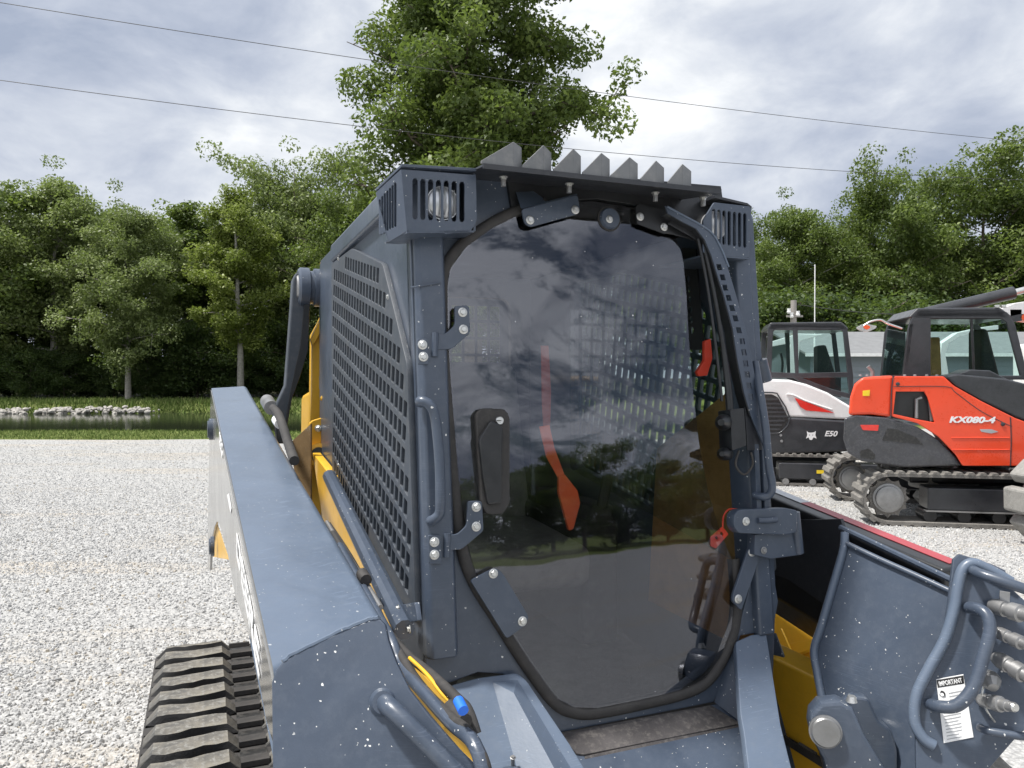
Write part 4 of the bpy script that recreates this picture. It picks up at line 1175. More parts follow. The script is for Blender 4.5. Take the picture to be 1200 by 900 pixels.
    MB().lathe(FPn.at(449, 823, .010), FPn.at(449, 823, .02), [(0, .021), (1, .016)], 20).build('weld_collar', 'grey_paint', fp, smooth=True)
    # edge strip between boom and hoses
    P = Plane(LF, (-.10, 0, 0), (-1, 0, 0), (0, -1, 0))
    return ob


booms()


def hoses():
    """hydraulic hoses running between left boom and cab"""
    def H(l0, l1, px, r, mat, name='hydraulic_hose'):
        pts = []
        for i, (u, v) in enumerate(px):
            t = i / (len(px) - 1); l = l0 + (l1 - l0) * t; pts.append(LF.at(u, v, (l, 0, 0), (1, 0, 0)))
        return MB().tube(smooth_path(pts, 5), r, 10).build(name, mat, loader, smooth=True, angle=60)
    H(-.10, -.05, [(385, 615), (408, 650), (430, 690), (452, 735), (475, 765), (505, 790), (535, 818), (548, 832), (558, 860)], .0085, 'rubber')
    H(-.115, -.07, [(390, 625), (418, 672), (442, 718), (462, 755), (490, 800), (525, 838), (548, 858), (566, 890), (574, 925)], .0085, 'rubber')
    H(-.12, -.075, [(398, 640), (430, 698), (457, 748), (470, 780), (500, 815), (530, 848), (556, 872), (572, 925)], .0105, 'grey_paint', 'steel_pipe')
    H(-.108, -.10, [(383, 612), (400, 640), (424, 676), (446, 712)], .006, 'dull_steel', 'steel_pipe')
    H(-.09, -.06, [(480, 771), (500, 790), (520, 815), (540, 832)], .0035, 'yellow_paint', 'marker_wire')
    H(-.092, -.092, [(537, 821), (543, 833)], .008, 'hose_blue', 'hose_marker')
    H(-.075, -.07, [(528, 828), (545, 846)], .012, 'rubber', 'hose_clamp')
    H(-.11, -.108, [(424, 672), (429, 680)], .013, 'rubber', 'hose_clamp')
    # yellow chassis seen between
    P = Plane(LF, (.0, 0, 0), (-1, 0, 0), (0, -1, 0))
    P.plate('chassis_plate', 'yellow_paint', loader, [(478, 770), (540, 840), (560, 905), (470, 905)], thick=.01, out=.03)
    MB().box((.05, .02, .98), (.10, .10, .22)).build('mount_block', 'interior', loader)
    q = LF.at(487, 746, (.01, 0, 0), (1, 0, 0)); MB().lathe(q, q + Vector((.04, 0, 0)), [(0, .028), (1, .028)], 20).build('rubber_mount', 'black_paint', loader, smooth=True)
    # bracket under the screen and rail
    a, b = LEFT.at(386, 558, .05), LEFT.at(474, 738, .05)
    MB().tube([a, a.lerp(b, .5), b], .022, 10).build('side_rail', 'grey_paint', loader, smooth=True)
    LEFT.plate('rail_bracket', 'grey_paint', loader, [(450, 712), (486, 706), (489, 728), (458, 732)], thick=.01, out=.04, rad=.004)
    bolt(loader, LEFT.at(467, 713, .05), (-1, 0, 0), .008); bolt(loader, LEFT.at(480, 737, .04), (-1, 0, 0), .009)


hoses()


def rear_left():
    t = empty('lift_tower', (0, 0, 0)); t.parent = loader
    P = Plane(LF, (0, 1.50, 0), (0, -1, 0), (1, 0, 0))
    P.plate('tower_plate', 'yellow_paint', t, [(392, 300), (378, 305), (381, 362), (374, 378), (366, 392), (365, 470), (364, 500), (372, 560), (392, 640)], thick=.08, rad=.0, bevel=.003)
    P.plate('tower_flange', 'yellow_paint', t, [(381, 362), (388, 362), (370, 400), (366, 405), (364, 398), (374, 376)], thick=.03, out=.02)
    P.plate('serial_plate', 'decal_grey', t, [(374, 441), (380, 441), (380, 456), (374, 456)], thick=.001, out=.003)
    P.plate('warning_decal', 'decal_white', t, [(376, 428), (380, 428), (380, 436), (376, 436)], thick=.001, out=.003)
    P2 = Plane(LF, (0, 1.40, 0), (0, -1, 0), (1, 0, 0))
    g = P2.plate('tower_gusset', 'yellow_paint', t, [(362, 497), (366, 493), (382, 488), (389, 520), (389, 660), (374, 620), (362, 580)], thick=.02, rad=.006, bevel=.003)
    bolt(g, P2.at(373, 502, .003), (0, -1, 0), .014)
    MB().lathe(P2.at(374, 533, .0), P2.at(374, 533, .025), [(0, .045), (1, .045)], 24).build('pivot_eye', 'yellow_paint', g, smooth=True)
    MB().lathe(P2.at(373.5, 533, .02), P2.at(373.5, 533, .027), [(0, .030), (1, .030)], 24).build('pivot_hole', 'black_paint', g, smooth=True)
    MB().tube(smooth_path([P2.at(376, 466, .02), P2.at(384, 472, .03), (P2.at(387, 490, .03)), P2.at(386, 505, .03)], 4), .010, 8).build('tower_rib', 'yellow_paint', g, smooth=True)
    # slanting side panel, brown reflection painted into its colour; yellow lower frame
    e0 = P2.at(340, 516); P3 = Plane(LF, e0, (-.8, -.6, 0), (.6, -.8, 0))
    P3.plate('tower_web', 'brown_reflection', t, [(341, 518), (364, 497), (364, 600), (352, 575), (344, 548)], thick=.008, out=.001)
    Q = Plane(LF, (-.015, 0, 0), (-1, 0, 0), (0, -1, 0))
    Q.plate('frame_rail', 'yellow_paint', loader, [(366, 530), (386, 556), (404, 600), (428, 648), (456, 712), (462, 740), (440, 716), (405, 662), (378, 610)], thick=.03, out=.02, bevel=.003)
    # lift link and its pivot drum
    c = P.at(372, 338, .0) + Vector((0, -.02, 0)); a = c + Vector((-.08, 0, 0)); b = c + Vector((.06, 0, 0))
    dr = MB().lathe(a, b, [(0, .068), (.06, .078), (.30, .078), (.33, .066), (.42, .066), (.45, .076), (.70, .076), (.73, .064), (1, .064)], 32).build('pivot_drum', 'grey_paint', t, smooth=True)
    MB().lathe(a - Vector((.006, 0, 0)), a, [(0, .045), (1, .05)], 24).build('drum_cap', 'dull_steel', dr, smooth=True)
    K = Plane(LF, (0, 1.46, 0), (0, -1, 0), (1, 0, 0))
    lk = K.plate('lift_link', 'screen_paint', t, [(343, 328), (347, 320), (355, 318), (362, 324), (364, 350), (361, 410), (352, 440), (342, 465), (333, 520), (325, 520), (320, 482), (334, 452), (338, 400), (341, 360)], thick=.07, rad=0, bevel=.006)
    K.plate('link_channel', 'black_paint', lk, [(357, 352), (363, 350), (361, 410), (352, 440), (342, 468), (334, 515), (332, 510), (340, 460), (352, 405)], thick=.02, out=.012)
    K.plate('link_tab', 'decal_white', lk, [(354, 322), (357, 320), (357, 334), (353, 334)], thick=.01, out=.01)
    # hose end fitting at the boom
    def W(u, v, l=-.18): return LF.at(u, v, (l, 0, 0), (1, 0, 0))
    MB().tube(smooth_path([W(320, 478), W(326, 485), W(331, 498), W(338, 520), W(345, 540)], 4), .015, 12).build('hose_end', 'rubber', t, smooth=True)
    MB().cyl(W(313, 470), W(318, 478), .028, 18).build('pin_head', 'dull_steel', t, smooth=True)
    MB().tube([W(324, 492), W(328, 497)], .018, 12).build('hose_clip', 'decal_white', t)


rear_left()


def right_boom():
    ob = empty('lift_boom', (0, 0, 0)); ob.parent = loader; ob['label'] = 'far boom seen from inside, with red reflective tape'
    lo = 1.26; li = 1.17
    z = lambda r: 1.305 + (r + .353) * .14
    r0, r1 = -.40, 2.4
    A, B = Vector((li, r0, z(r0))), Vector((li, r1, z(r1)))
    m = MB(); m.v = [(li, r0, z(r0)), (lo, r0, z(r0)), (lo, r1, z(r1)), (li, r1, z(r1)), (li, r0, z(r0) - .30), (lo, r0, z(r0) - .42), (lo, r1, z(r1) - .3), (li, r1, z(r1) - .30)]
    m.f = [[0, 1, 2, 3], [7, 6, 5, 4], [0, 4, 5, 1], [1, 5, 6, 2], [2, 6, 7, 3], [3, 7, 4, 0]]
    m.build('boom_beam', 'black_paint', ob, bevel=.01)  # beam painted black to hold the shade of its inner face
    # tape: red and white lengths laid on the top face
    def tape(ra, rb, mat):
        MB().prism([(li + .045, ra, z(ra) + .001), (lo - .008, ra, z(ra) + .001), (lo - .008, rb, z(rb) + .001), (li + .045, rb, z(rb) + .001)], (0, 0, .0012)).build('reflective_tape', mat, ob)
    tape(-.38, .11, 'tape_red'); tape(.112, .40, 'tape_white'); tape(.402, .9, 'tape_red')
    # lower web of the inner face
    I = Plane(LF, (1.165, 0, 0), (-1, 0, 0), (0, -1, 0))
    I.plate('boom_web', 'visor_paint', ob, [(905, 610), (985, 608), (995, 640), (985, 700), (965, 708), (925, 680), (905, 672)], thick=.01, out=.01, rad=.0)
    MB().tube([I.at(985, 618, .012), I.at(1118, 681, .012)], .008, 8).build('weld_seam', 'grey_paint', ob, smooth=True)
    # big pressed plate of the forward drop
    G = Plane(LF, (1.05, -.2, 1.2), (-.92, -.22, .32), (0, -1, 0))
    g = G.plate('boom_drop_plate', 'grey_paint', ob, [(989, 622), (995, 640), (1050, 665), (1116, 694), (1112, 740), (1070, 830), (1085, 905), (1085, 1010), (1010, 1010), (965, 838), (952, 762), (962, 735), (985, 655)], thick=.012, rad=0, bevel=.002)
    G.tube('plate_rim', 'grey_paint_lit', g, [(990, 624), (988, 645), (978, 680), (962, 735), (954, 762), (958, 790), (966, 832)], .010, out=.004)
    G.tube('plate_rim', 'grey_paint', g, [(990, 636), (1030, 655), (1075, 675), (1116, 694)], .007, out=.004)
    # coupler end
    E = Plane(LF, (1.02, -.52, 1.2), (-.60, -.75, .28), (1, 0, 0))
    e = E.plate('coupler_plate', 'grey_paint', ob, [(1117, 655), (1124, 649), (1160, 660), (1178, 668), (1186, 690), (1240, 740), (1240, 830), (1195, 860), (1160, 900), (1120, 1000), (1075, 1000), (1073, 860), (1072, 825), (1090, 785), (1106, 740), (1112, 700)], thick=.014, rad=.0, bevel=.002)
    E.tube('plate_rim', 'grey_paint_lit', e, [(1185, 682), (1160, 668), (1140, 660), (1128, 668), (1122, 690), (1118, 715), (1107, 750), (1088, 785), (1074, 815), (1072, 845), (1082, 865), (1095, 874)], .0115, out=.006)
    E.tube('guard_handle', 'grey_paint', e, [(1092, 826, .0), (1100, 828, .03), (1118, 828, .045), (1132, 818, .05), (1143, 800, .05), (1152, 770, .05), (1160, 740, .05), (1157, 722, .045), (1147, 714, .03), (1136, 712, .0)], .0125, out=.01, n=14)
    E.tube('guard_handle', 'grey_paint', e, [(1140, 668, .0), (1150, 673, .03), (1180, 683, .05), (1230, 700, .06)], .011, out=.01, n=14)
    E.tube('guard_handle', 'grey_paint', e, [(1148, 852, .0), (1160, 857, .02), (1200, 863, .03), (1240, 866, .03)], .008, out=.01, n=12)
    # label
    lab = E.plate('label_plate', 'decal_white', e, [(1097, 796), (1129, 790), (1141, 864), (1106, 871)], thick=.001, out=.002)
    E.plate('label_header', 'decal_black', lab, [(1097.5, 797), (1129, 791.5), (1130, 801), (1099, 806)], thick=.0006, out=.0026)
    a, b, c = E.at(1101, 804, .0028), E.at(1128, 799.5, .0028), E.at(1100, 798, .0028)
    xd = (b - a).normalized(); yd = E.n.cross(xd)
    text('label_heading', 'IMPORTANT', 'decal_white', lab, a, xd, yd, .0125, .0002, bold=.0003, sx=(b - a).length / (.0125 * 5.6))
    MB().lathe(E.at(1104, 813, .002), E.at(1104, 813, .0028), [(0, .006), (1, .006)], 14).build('label_symbol', 'decal_black', lab)
    MB().lathe(E.at(1104, 814, .0028), E.at(1104, 814, .0032), [(0, .0035), (1, .0035)], 12).build('label_symbol', 'decal_white', lab)
    rr = random.Random(2)
    for k in range(15):
        t = k / 14; v = 812 + t * 54; ul = 1102 + t * 7; 
        if 3 < k < 6: continue
        u0 = ul + (10 if k < 3 else 1); w = rr.uniform(13, 22 if k > 4 else 15)
        E.plate('label_line', 'decal_grey', lab, [(u0, v), (u0 + w, v - w * .19), (u0 + w, v - w * .19 + 1.0), (u0, v + 1.0)], thick=.0004, out=.0026, bevel=.00001)
    # hydraulic quick couplings pointing out to the right
    def coup(u, v, du, dv, r, L, out=.03):
        r *= .82
        p = E.at(u, v, out); q = E.at(u + du, v + dv, out + .03); d = (q - p).normalized(); q = p + d * L
        o = MB().lathe(p - d * .02, q, [(0, r * .75), (.12, r), (.30, r), (.31, r * .82), (.42, r * .82), (.43, r * 1.08), (.62, r * 1.08), (.64, r * .8), (.8, r * .8), (.81, r * .66), (1, r * .66)], 20).build('hydraulic_coupling', 'dull_steel', e, smooth=True)
        MB().lathe(q - d * .001, q + d * .004, [(0, r * .66), (1, r * .5)], 16).build('coupling_bore', 'steel', o, smooth=True)
    coup(1172, 712, 20, 6, .020, .085); coup(1176, 744, 18, 8, .016, .08); coup(1176, 776, 20, 12, .020, .085); coup(1158, 822, 18, 4, .0175, .06, .02)
    MB().lathe(E.at(1158, 790, .01), E.at(1164, 806, .04), [(0, .012), (.3, .019), (.6, .019), (1, .010)], 9).build('dust_cap', 'dull_steel', e)
    ch = [E.at(1155, 800 + k * 3.1 + 0, .022 + .002 * (k % 2)) for k in range(9)]
    MB().tube(smooth_path([E.at(1153, 803, .02), E.at(1151, 815, .02), E.at(1156, 832, .02), E.at(1166, 846, .01)], 5), .0022, 6).build('cap_chain', 'steel', e)
    E.plate('coupling_bracket', 'dull_steel', e, [(1172, 692), (1184, 694), (1183, 712), (1171, 708)], thick=.004, out=.02)
    # bucket pin knuckle
    K = Plane(LF, (.93, -.50, .95), (-.55, -.80, .15), (1, 0, 0))
    kn = K.plate('pin_knuckle', 'grey_paint', ob, [(950, 850), (952, 835), (962, 824), (985, 822), (1000, 830), (1013, 860), (1040, 905), (1080, 990), (990, 990), (965, 890), (955, 872)], thick=.07, out=0, rad=.0, bevel=.008)
    K.plate('pin_knuckle_rear', 'grey_paint', ob, [(985, 826), (1000, 816), (1018, 818), (1030, 845), (1045, 855), (1052, 880), (1052, 990), (1000, 990)], thick=.05, out=-.09, rad=.01, bevel=.006)
    c = K.at(967, 857, .0)
    MB().lathe(c, c + K.n * .016, [(0, .034), (.3, .034), (.35, .031), (.8, .031), (1, .028)], 30).build('pin_head', 'dull_steel', kn, smooth=True)
    c = K.at(998, 822, -.02); MB().lathe(c, c + Vector((0, 0, .012)), [(0, .012), (1, .008)], 12).build('pin_bolt', 'steel', kn, smooth=True)
    # yellow frame between cab and boom
    Y = Plane(LF, (1.0, 0, 0), (-.85, -.15, .5), (0, -1, 0))
    y = Y.plate('frame_plate', 'yellow_paint', loader, [(905, 700), (925, 708), (945, 725), (955, 735), (958, 850), (962, 860), (930, 790), (905, 745)], thick=.012, out=-.03)
    Y.plate('frame_flange', 'yellow_paint', y, [(900, 740), (915, 736), (965, 848), (975, 880), (960, 870), (952, 850)], thick=.012, out=.03)
    Y.plate('frame_gusset', 'yellow_paint', y, [(925, 754), (956, 748), (956, 758), (930, 768)], thick=.02, out=.0)
    bolt(y, Y.at(930, 774, .01), Y.n, .014, 'yellow_paint')
    MB().box((1.12, .55, .80), (.10, 1.9, .30)).build('frame_side', 'yellow_paint', loader, bevel=.01)


right_boom()


def track_lug_mesh(sx, sy, sz, seed):
    rs = random.Random(seed); nx, ny = max(3, int(sx / .03)), 5; m = MB()
    def g(i, j):
        x = (i / nx - .5) * sx; t = j / ny - .5; y = t * sy + .010 * math.sin(i * .9 + seed) ; z = sz if 0 < j < ny and 0 < i < nx else 0
        if 0 < j < ny and 0 < i < nx: z += rs.uniform(-.002, .002); y = (t / .3) * .455 * sy + .006 * math.sin(i * .9 + seed)
        return (x, y, z)
    for j in range(ny + 1):
        for i in range(nx + 1): m.v.append(g(i, j))
    for j in range(ny):
        for i in range(nx): a = j * (nx + 1) + i; m.f.append([a, a + 1, a + nx + 2, a + nx + 1])
    me = bpy.data.meshes.new('tread_lug'); me.from_pydata(m.v, [], m.f); me.materials.append(MATS['dusty_tread'])
    me.polygons.foreach_set('use_smooth', [True] * len(me.polygons)); me.set_sharp_from_angle(angle=R(40)); return me


def stadium(L, r, n):
    """points and tangents angles around a loop: bottom centre line z=0 .. 2r, x from 0..L between wheel centres"""
    per = 2 * L + 2 * math.pi * r; out = []
    for k in range(n):
        s = per * k / n
        if s < L: out.append((s, 2 * r, 0.0))
        elif s < L + math.pi * r:
            a = (s - L) / r; out.append((L + r * math.sin(a), r + r * math.cos(a), -a))
        elif s < 2 * L + math.pi * r: out.append((L - (s - L - math.pi * r), 0, -math.pi))
        else:
            a = (s - 2 * L - math.pi * r) / r; out.append((-r * math.sin(a), r - r * math.cos(a), -math.pi - a))
    return out


def loader_track(l0, l1, full=True):
    tr = empty('rubber_track', (0, 0, 0)); tr.parent = loader
    L, r, y0 = 1.45, .365, -.20; n = 44
    st = stadium(L, r, 90); m = MB(); k = len(st)
    for x, z, a in st:
        for l, dz in ((l0, -.02), (l0, .0), (l1, .0), (l1, -.02)):
            nx, nz = -math.sin(a), math.cos(a); m.v.append((l, y0 + x + nx * dz, z + nz * dz + .02))
    for i in range(k):
        j = (i + 1) % k
        for q in range(4): m.f.append([i * 4 + q, i * 4 + (q + 1) % 4, j * 4 + (q + 1) % 4, j * 4 + q])
    m.build('belt', 'rubber', tr, smooth=True)
    w = l1 - l0; segs = [(l0 + .135, .27), (l1 - .06, .10)] if full else [(l0 + w / 2, w * .95)]
    if full: segs = [(l0 + .127, .245), (l1 - .075, .145)]
    meshes = [[track_lug_mesh(ww, .080, .030, sd * 7 + 1) for sd in range(4)] for _, ww in segs]
    lk = MB().box((0, 0, 0), (.07, .035, .014)); lkm = bpy.data.meshes.new('track_link'); lkm.from_pydata(lk.v, [], lk.f); lkm.materials.append(MATS['rubber'])
    hole = MB().box((0, 0, 0), (.068, .048, .004)); hm = bpy.data.meshes.new('sprocket_slot'); hm.from_pydata(hole.v, [], hole.f); hm.materials.append(MATS['decal_black'])
    st = stadium(L, r, n)
    for i, (x, z, a) in enumerate(st):
        nx, nz = -math.sin(a), math.cos(a)
        for (lc, ww), ms in zip(segs, meshes):
            o = bpy.data.objects.new('tread_lug', ms[i % 4]); COL.objects.link(o); o.parent = tr
            o.location = (lc, y0 + x, z + .02); o.rotation_euler = (a, 0, rnd.uniform(-.02, .02))
        if full and z > r:
            c = (segs[0][0] + segs[0][1] / 2 + segs[1][0] - segs[1][1] / 2) / 2
            o = bpy.data.objects.new('track_link', lkm); COL.objects.link(o); o.parent = tr; o.location = (c, y0 + x, z + .03); o.rotation_euler = (a, 0, 0)
            o = bpy.data.objects.new('sprocket_slot', hm); COL.objects.link(o); o.parent = tr; o.location = (c, y0 + x + .055 * math.cos(a), z + .0205 + .055 * math.sin(a)); o.rotation_euler = (a, 0, 0)
    for x in (0, L):
        MB().lathe((l0 + .03, y0 + x, r + .02), (l1 - .03, y0 + x, r + .02), [(0, .30), (.1, .31), (.12, .2), (.88, .2), (.9, .31), (1, .30)], 28).build('track_wheel', 'black_paint', tr, smooth=True)
    MB().box(((l0 + l1) / 2, y0 + L / 2, r), (w * .5, L, .30)).build('track_frame', 'black_paint', tr, bevel=.02)


loader_track(-.59, -.13)
loader_track(1.06, 1.52)
# ------------------------------------------------------------------ other machines
def excav_track(parent, L, r, y0, w, nlug, belt='muddy_rubber', lug='muddy_rubber', lugsize=(.09, .035), rubber=True, z0=.03):
    t = empty('crawler_track', (0, 0, 0)); t.parent = parent
    m = MB(); st = stadium(L, r, 72); k = len(st)
    for x, z, a in st:
        nx, nz = -math.sin(a), math.cos(a)
        for y, d in ((y0, -.035), (y0, 0), (y0 + w, 0), (y0 + w, -.035)): m.v.append((x + nx * d, y, z + nz * d + z0))
    for i in range(k):
        j = (i + 1) % k
        for q in range(4): m.f.append([i * 4 + q, i * 4 + (q + 1) % 4, j * 4 + (q + 1) % 4, j * 4 + q][::-1])
    m.build('belt', belt, t, smooth=True)
    lw, lh = lugsize
    b = MB().prism([(-lw / 2, 0, 0), (lw / 2, 0, 0), (lw * .32, 0, lh), (-lw * .32, 0, lh)], (0, w + .012, 0)); lm = bpy.data.meshes.new('track_lug'); lm.from_pydata([(x, y - .006, z) for x, y, z in b.v], [], b.f); lm.materials.append(MATS[lug])
    for x, z, a in stadium(L, r, nlug):
        o = bpy.data.objects.new('track_lug', lm); COL.objects.link(o); o.parent = t
        o.location = (x, y0, z + z0); o.rotation_euler = (0, -a, 0)
    return t


def sprocket(t, x, z, y, r, mat='muddy_rubber', hub='dull_steel'):
    c0 = Vector((x, y, z))
    s = MB(); pts = []
    for k in range(36):
        a = k / 36 * 6.283; rr = r * (1.0 if k % 3 == 0 else .86); pts.append(c0 + Vector((rr * math.cos(a), .06, rr * math.sin(a))))
    s.prism(pts, (0, .05, 0)); o = s.build('drive_sprocket', mat, t)
    MB().lathe(c0 + Vector((0, .08, 0)), c0, [(0, r * .72), (.5, r * .72), (.55, r * .62), (.92, r * .60), (1, r * .5)], 30).build('sprocket_hub', hub, o, smooth=True)
    for k in range(9):
        a = k / 9 * 6.283; bolt(o, c0 + Vector((r * .52 * math.cos(a), .01, r * .52 * math.sin(a))), (0, -1, 0), .012, 'dull_steel')


def red_excavator():
    fr = Frame((4.36, 8.84, 0), R(-11)); e = empty('excavator', fr.o, fr.yaw, label='orange-red mini excavator with a dark cab, KX080-4 on its side, at the right edge', cat='excavator')
    S = Plane(fr, (0, .08, 0), (0, -1, 0), (1, 0, 0))
    A = lambda u, v, y=.08: fr.at(u, v, (0, y, 0), (0, 1, 0))
    # tracks
    L = 2.25; r = .295
    for y0 in (0, 1.75):
        t = excav_track(e, L, r, y0, .45, 52, lugsize=(.085, .028)); sprocket(t, .0, r + .03, y0 + .03, .235)
        MB().lathe((L, y0 + .40, r + .03), (L, y0 + .02, r + .03), [(0, .24), (.8, .24), (.82, .15), (1, .15)], 28).build('front_idler', 'dull_steel', t, smooth=True)
        MB().prism([(.42, y0 + .06, .20), (.42, y0 + .06, .46), (1.95, y0 + .06, .46), (1.95, y0 + .06, .20)], (0, .33, 0)).build('track_frame', 'charcoal_paint', t, bevel=.02)
        MB().prism([(.40, y0 + .04, .185), (.40, y0 + .04, .20), (1.97, y0 + .04, .20), (1.97, y0 + .04, .185)], (0, .1, 0)).build('frame_ledge', 'dull_steel', t)
        for k in range(5): x = .45 + .36 * k; MB().lathe((x, y0 + .38, .13), (x, y0 + .07, .13), [(0, .07), (1, .07)], 16).build('track_roller', 'black_paint', t, smooth=True)  # shade under the track frame painted in: rollers coloured black
    MB().prism([(.35, .5, .45), (.35, .5, .62), (1.95, .5, .62), (1.95, .5, .45)], (0, 1.2, 0)).build('undercarriage', 'black_paint', e, bevel=.03)
    MB().cyl((1.15, 1.1, .6), (1.15, 1.1, .80), .5, 32).build('slew_ring', 'black_paint', e)
    # counterweight, scuffed
    cw = [(989, 490), (1003, 486), (1040, 489), (1075, 500), (1100, 515), (1120, 535), (1128, 546), (1060, 548), (1010, 541), (993, 531), (988, 515)]
    P = [A(*q) for q in cw]
    w = MB().hull(P, 2.05, .95, P[6].x).build('counterweight', 'weight_paint', e, bevel=.07, seg=4)
    S.plate('reflector', 'reflector_red', w, [(1008, 498), (1030, 498), (1029, 505), (1011, 504)], thick=.008, out=.006, rad=.01)
    S.plate('counterweight_hole', 'decal_black', w, [(1008, 528), (1014, 527), (1017, 525), (1021, 528), (1026, 533), (1024, 539), (1008, 536)], thick=.006, out=.005, rad=.02)
    S.plate('vent_panel', 'decal_black', w, [(1040, 502), (1050, 503), (1073, 512), (1082, 521), (1034, 516)], thick=.006, out=.005)
    # red rear body and side panel
    rb = [(1001, 486), (1002, 470), (1006, 455), (1014, 446), (1045, 442), (1045, 490), (1020, 487)]
    HP = [A(*q) for q in [(994, 487), (996, 465), (1001, 450), (1011, 442), (1047, 440), (1044, 489), (1020, 486)]]
    MB().hull(HP, 2.0, .80, HP[4].x + .6).build('engine_hood', 'red_paint', e, bevel=.05, seg=4)
    S.plate('warning_decal', 'decal_yellow', e, [(1011, 458), (1019.5, 457), (1019, 464), (1011, 464)], thick=.003, out=.006)
    panel = [(1048, 441), (1106, 441), (1118, 452), (1150, 470), (1190, 490), (1250, 512), (1250, 546), (1128, 546), (1120, 533), (1100, 512), (1075, 496), (1045, 488), (1046, 455)]
    S.plate('side_panel', 'red_paint', e, panel, [[(1050, 459), (1083, 459), (1087, 466), (1095, 495), (1078, 492), (1047, 485)]], thick=.02, out=.03, rad=.02, bevel=.01)
    # lower blend of the red panel behind the window: dark recess with pipe
    S.plate('recess', 'black_paint', e, [(1044, 456), (1090, 456), (1099, 498), (1044, 490)], thick=.01, out=-.05)
    MB().tube([A(1074, 490, .10), A(1074, 468, .10), A(1080, 466, .10)], .02, 10).build('fuel_pipe', 'dull_steel', e, smooth=True)
    MB().prism([A(1049, 443, .12), A(1104, 443, .12), A(1150, 480, .12), A(1250, 515, .12), A(1250, 545, .12), A(1130, 545, .12), A(1102, 505, .12), A(1102, 460, .12)], (0, .4, 0)).build('tank_cover', 'red_paint', e, bevel=.02)
    for px in ([(1112, 500), (1112, 546)][::-1],): pass
    S.tube('panel_seam', 'charcoal_paint', e, [(1184, 489), (1185, 515), (1184, 546)], .006, out=.031)
    S.tube('panel_seam', 'charcoal_paint', e, [(1047, 440), (1045, 455), (1044, 489)], .006, out=.031)
    for v in (513, 527): S.tube('panel_crease', 'red_paint', e, [(1115, v), (1183, v)], .006, out=.031)
    for u, v in ((1052, 450), (1175, 497)):
        p = S.at(u, v, .03); MB().lathe(p, p - Vector((0, .012, 0)), [(0, .022), (.7, .022), (1, .015)], 14).build('panel_latch', 'charcoal_paint', e, smooth=True)
    S.tube('panel_seam', 'charcoal_paint', e, [(1047, 453), (1108, 453), (1120, 460), (1150, 482), (1186, 500)], .004, out=.0305)
    for u in (1008, 1016, 1060, 1072, 1086, 1098):
        q = A(u, 440.5, .5); MB().lathe(q, q + Vector((0, 0, .018)), [(0, .02), (1, .016)], 10).build('hood_bolt', 'dull_steel', e)
    q = A(1022, 441, 1.2); MB().tube([q, q + Vector((0, 0, .07)), q + Vector((-.05, 0, .13))], .03, 12).build('exhaust', 'dull_steel', e, smooth=True)
    for u in (1168, 1176): q = fr.at(u, 361, (0, .86, 0), (0, 1, 0)); MB().box(q + Vector((0, 0, .02)), (.05, .05, .035)).build('work_light', 'steel', e, bevel=.006)
    S.plate('hose_guard', 'dull_steel', e, [(1088, 470), (1096, 468), (1097, 492), (1090, 494)], thick=.02, out=-.02)
    # charcoal sweeping cover
    S.plate('front_cover', 'charcoal_paint', e, [(1107, 441), (1122, 438), (1180, 444), (1250, 462), (1250, 511), (1190, 489), (1150, 469), (1120, 452)], thick=.35, out=.028, rad=.01, bevel=.02)
    MB().prism([A(1124, 438, .2), A(1138, 433, .2), A(1160, 434, .2), A(1182, 445, .2), A(1170, 447, .2)], (0, .4, 0)).build('cover_hump', 'charcoal_paint', e, bevel=.015)
    a, b = S.at(1112, 495, .033), S.at(1171, 495, .033)
    text('lettering', 'KX080-4', 'decal_white', e, a, (1, 0, 0), (0, 0, 1), .095, .002, shear=.25, bold=.004, sx=(b - a).length / (.095 * 4.1))
    S.plate('small_decal', 'decal_grey', e, [(1148, 503), (1162, 503), (1170, 506), (1162, 508), (1150, 506)], thick=.002, out=.033)
    # cab
    c = empty('cab', (0, 0, 0)); c.parent = e
    y0, y1 = .85, 1.85
    C = Plane(fr, (0, y0, 0), (0, -1, 0), (1, 0, 0))
    outer = [(1058, 445), (1064, 385), (1069, 371), (1078, 363), (1170, 362), (1181, 366), (1190, 380), (1206, 445)]
    win = [(1091, 440), (1091, 372), (1172, 372), (1180, 378), (1196, 440)]
    C.plate('cab_side', 'charcoal_paint', c, outer, [win], thick=.05, rad=.02, bevel=.01)
    C.plate('side_window', 'cab_glass', c, win, thick=.006, out=-.02)
    B2 = lambda u, v: fr.at(u, v, (0, y0, 0), (0, 1, 0)) + Vector((0, y1 - y0, 0))
    po = [C.to2(fr.at(u, v, (0, y0, 0), (0, 1, 0))) for u, v in outer]; pw = [C.to2(fr.at(u, v, (0, y0, 0), (0, 1, 0))) for u, v in win]
    plate('cab_side', 'charcoal_paint', c, po, [pw], .05, C.p + Vector((0, y1 - y0, 0)), C.x, C.y, .01, 0)
    rz = C.at(1100, 362).z
    p = [C.at(u, v) for u, v in ((1064, 372), (1075, 361), (1172, 360), (1186, 370), (1180, 374), (1074, 374))]
    MB().prism(p, (0, y1 - y0, 0)).build('cab_roof', 'charcoal_paint', c, bevel=.02, seg=3)
    C.tube('door_post', 'black_paint', c, [(1138, 372), (1141, 440)], .018, out=-.03)
    # rear quarter with window, seen obliquely
    q = [C.at(1058, 445), C.at(1066, 380)]
    m = MB()
    for a_, b_ in ((0.0, .07), (.93, 1.0)):
        m.prism([q[0] + Vector((0, a_ * (y1 - y0), 0)), q[1] + Vector((0, a_ * (y1 - y0), 0)), q[1] + Vector((0, b_ * (y1 - y0), 0)), q[0] + Vector((0, b_ * (y1 - y0), 0))], (.04, 0, 0))
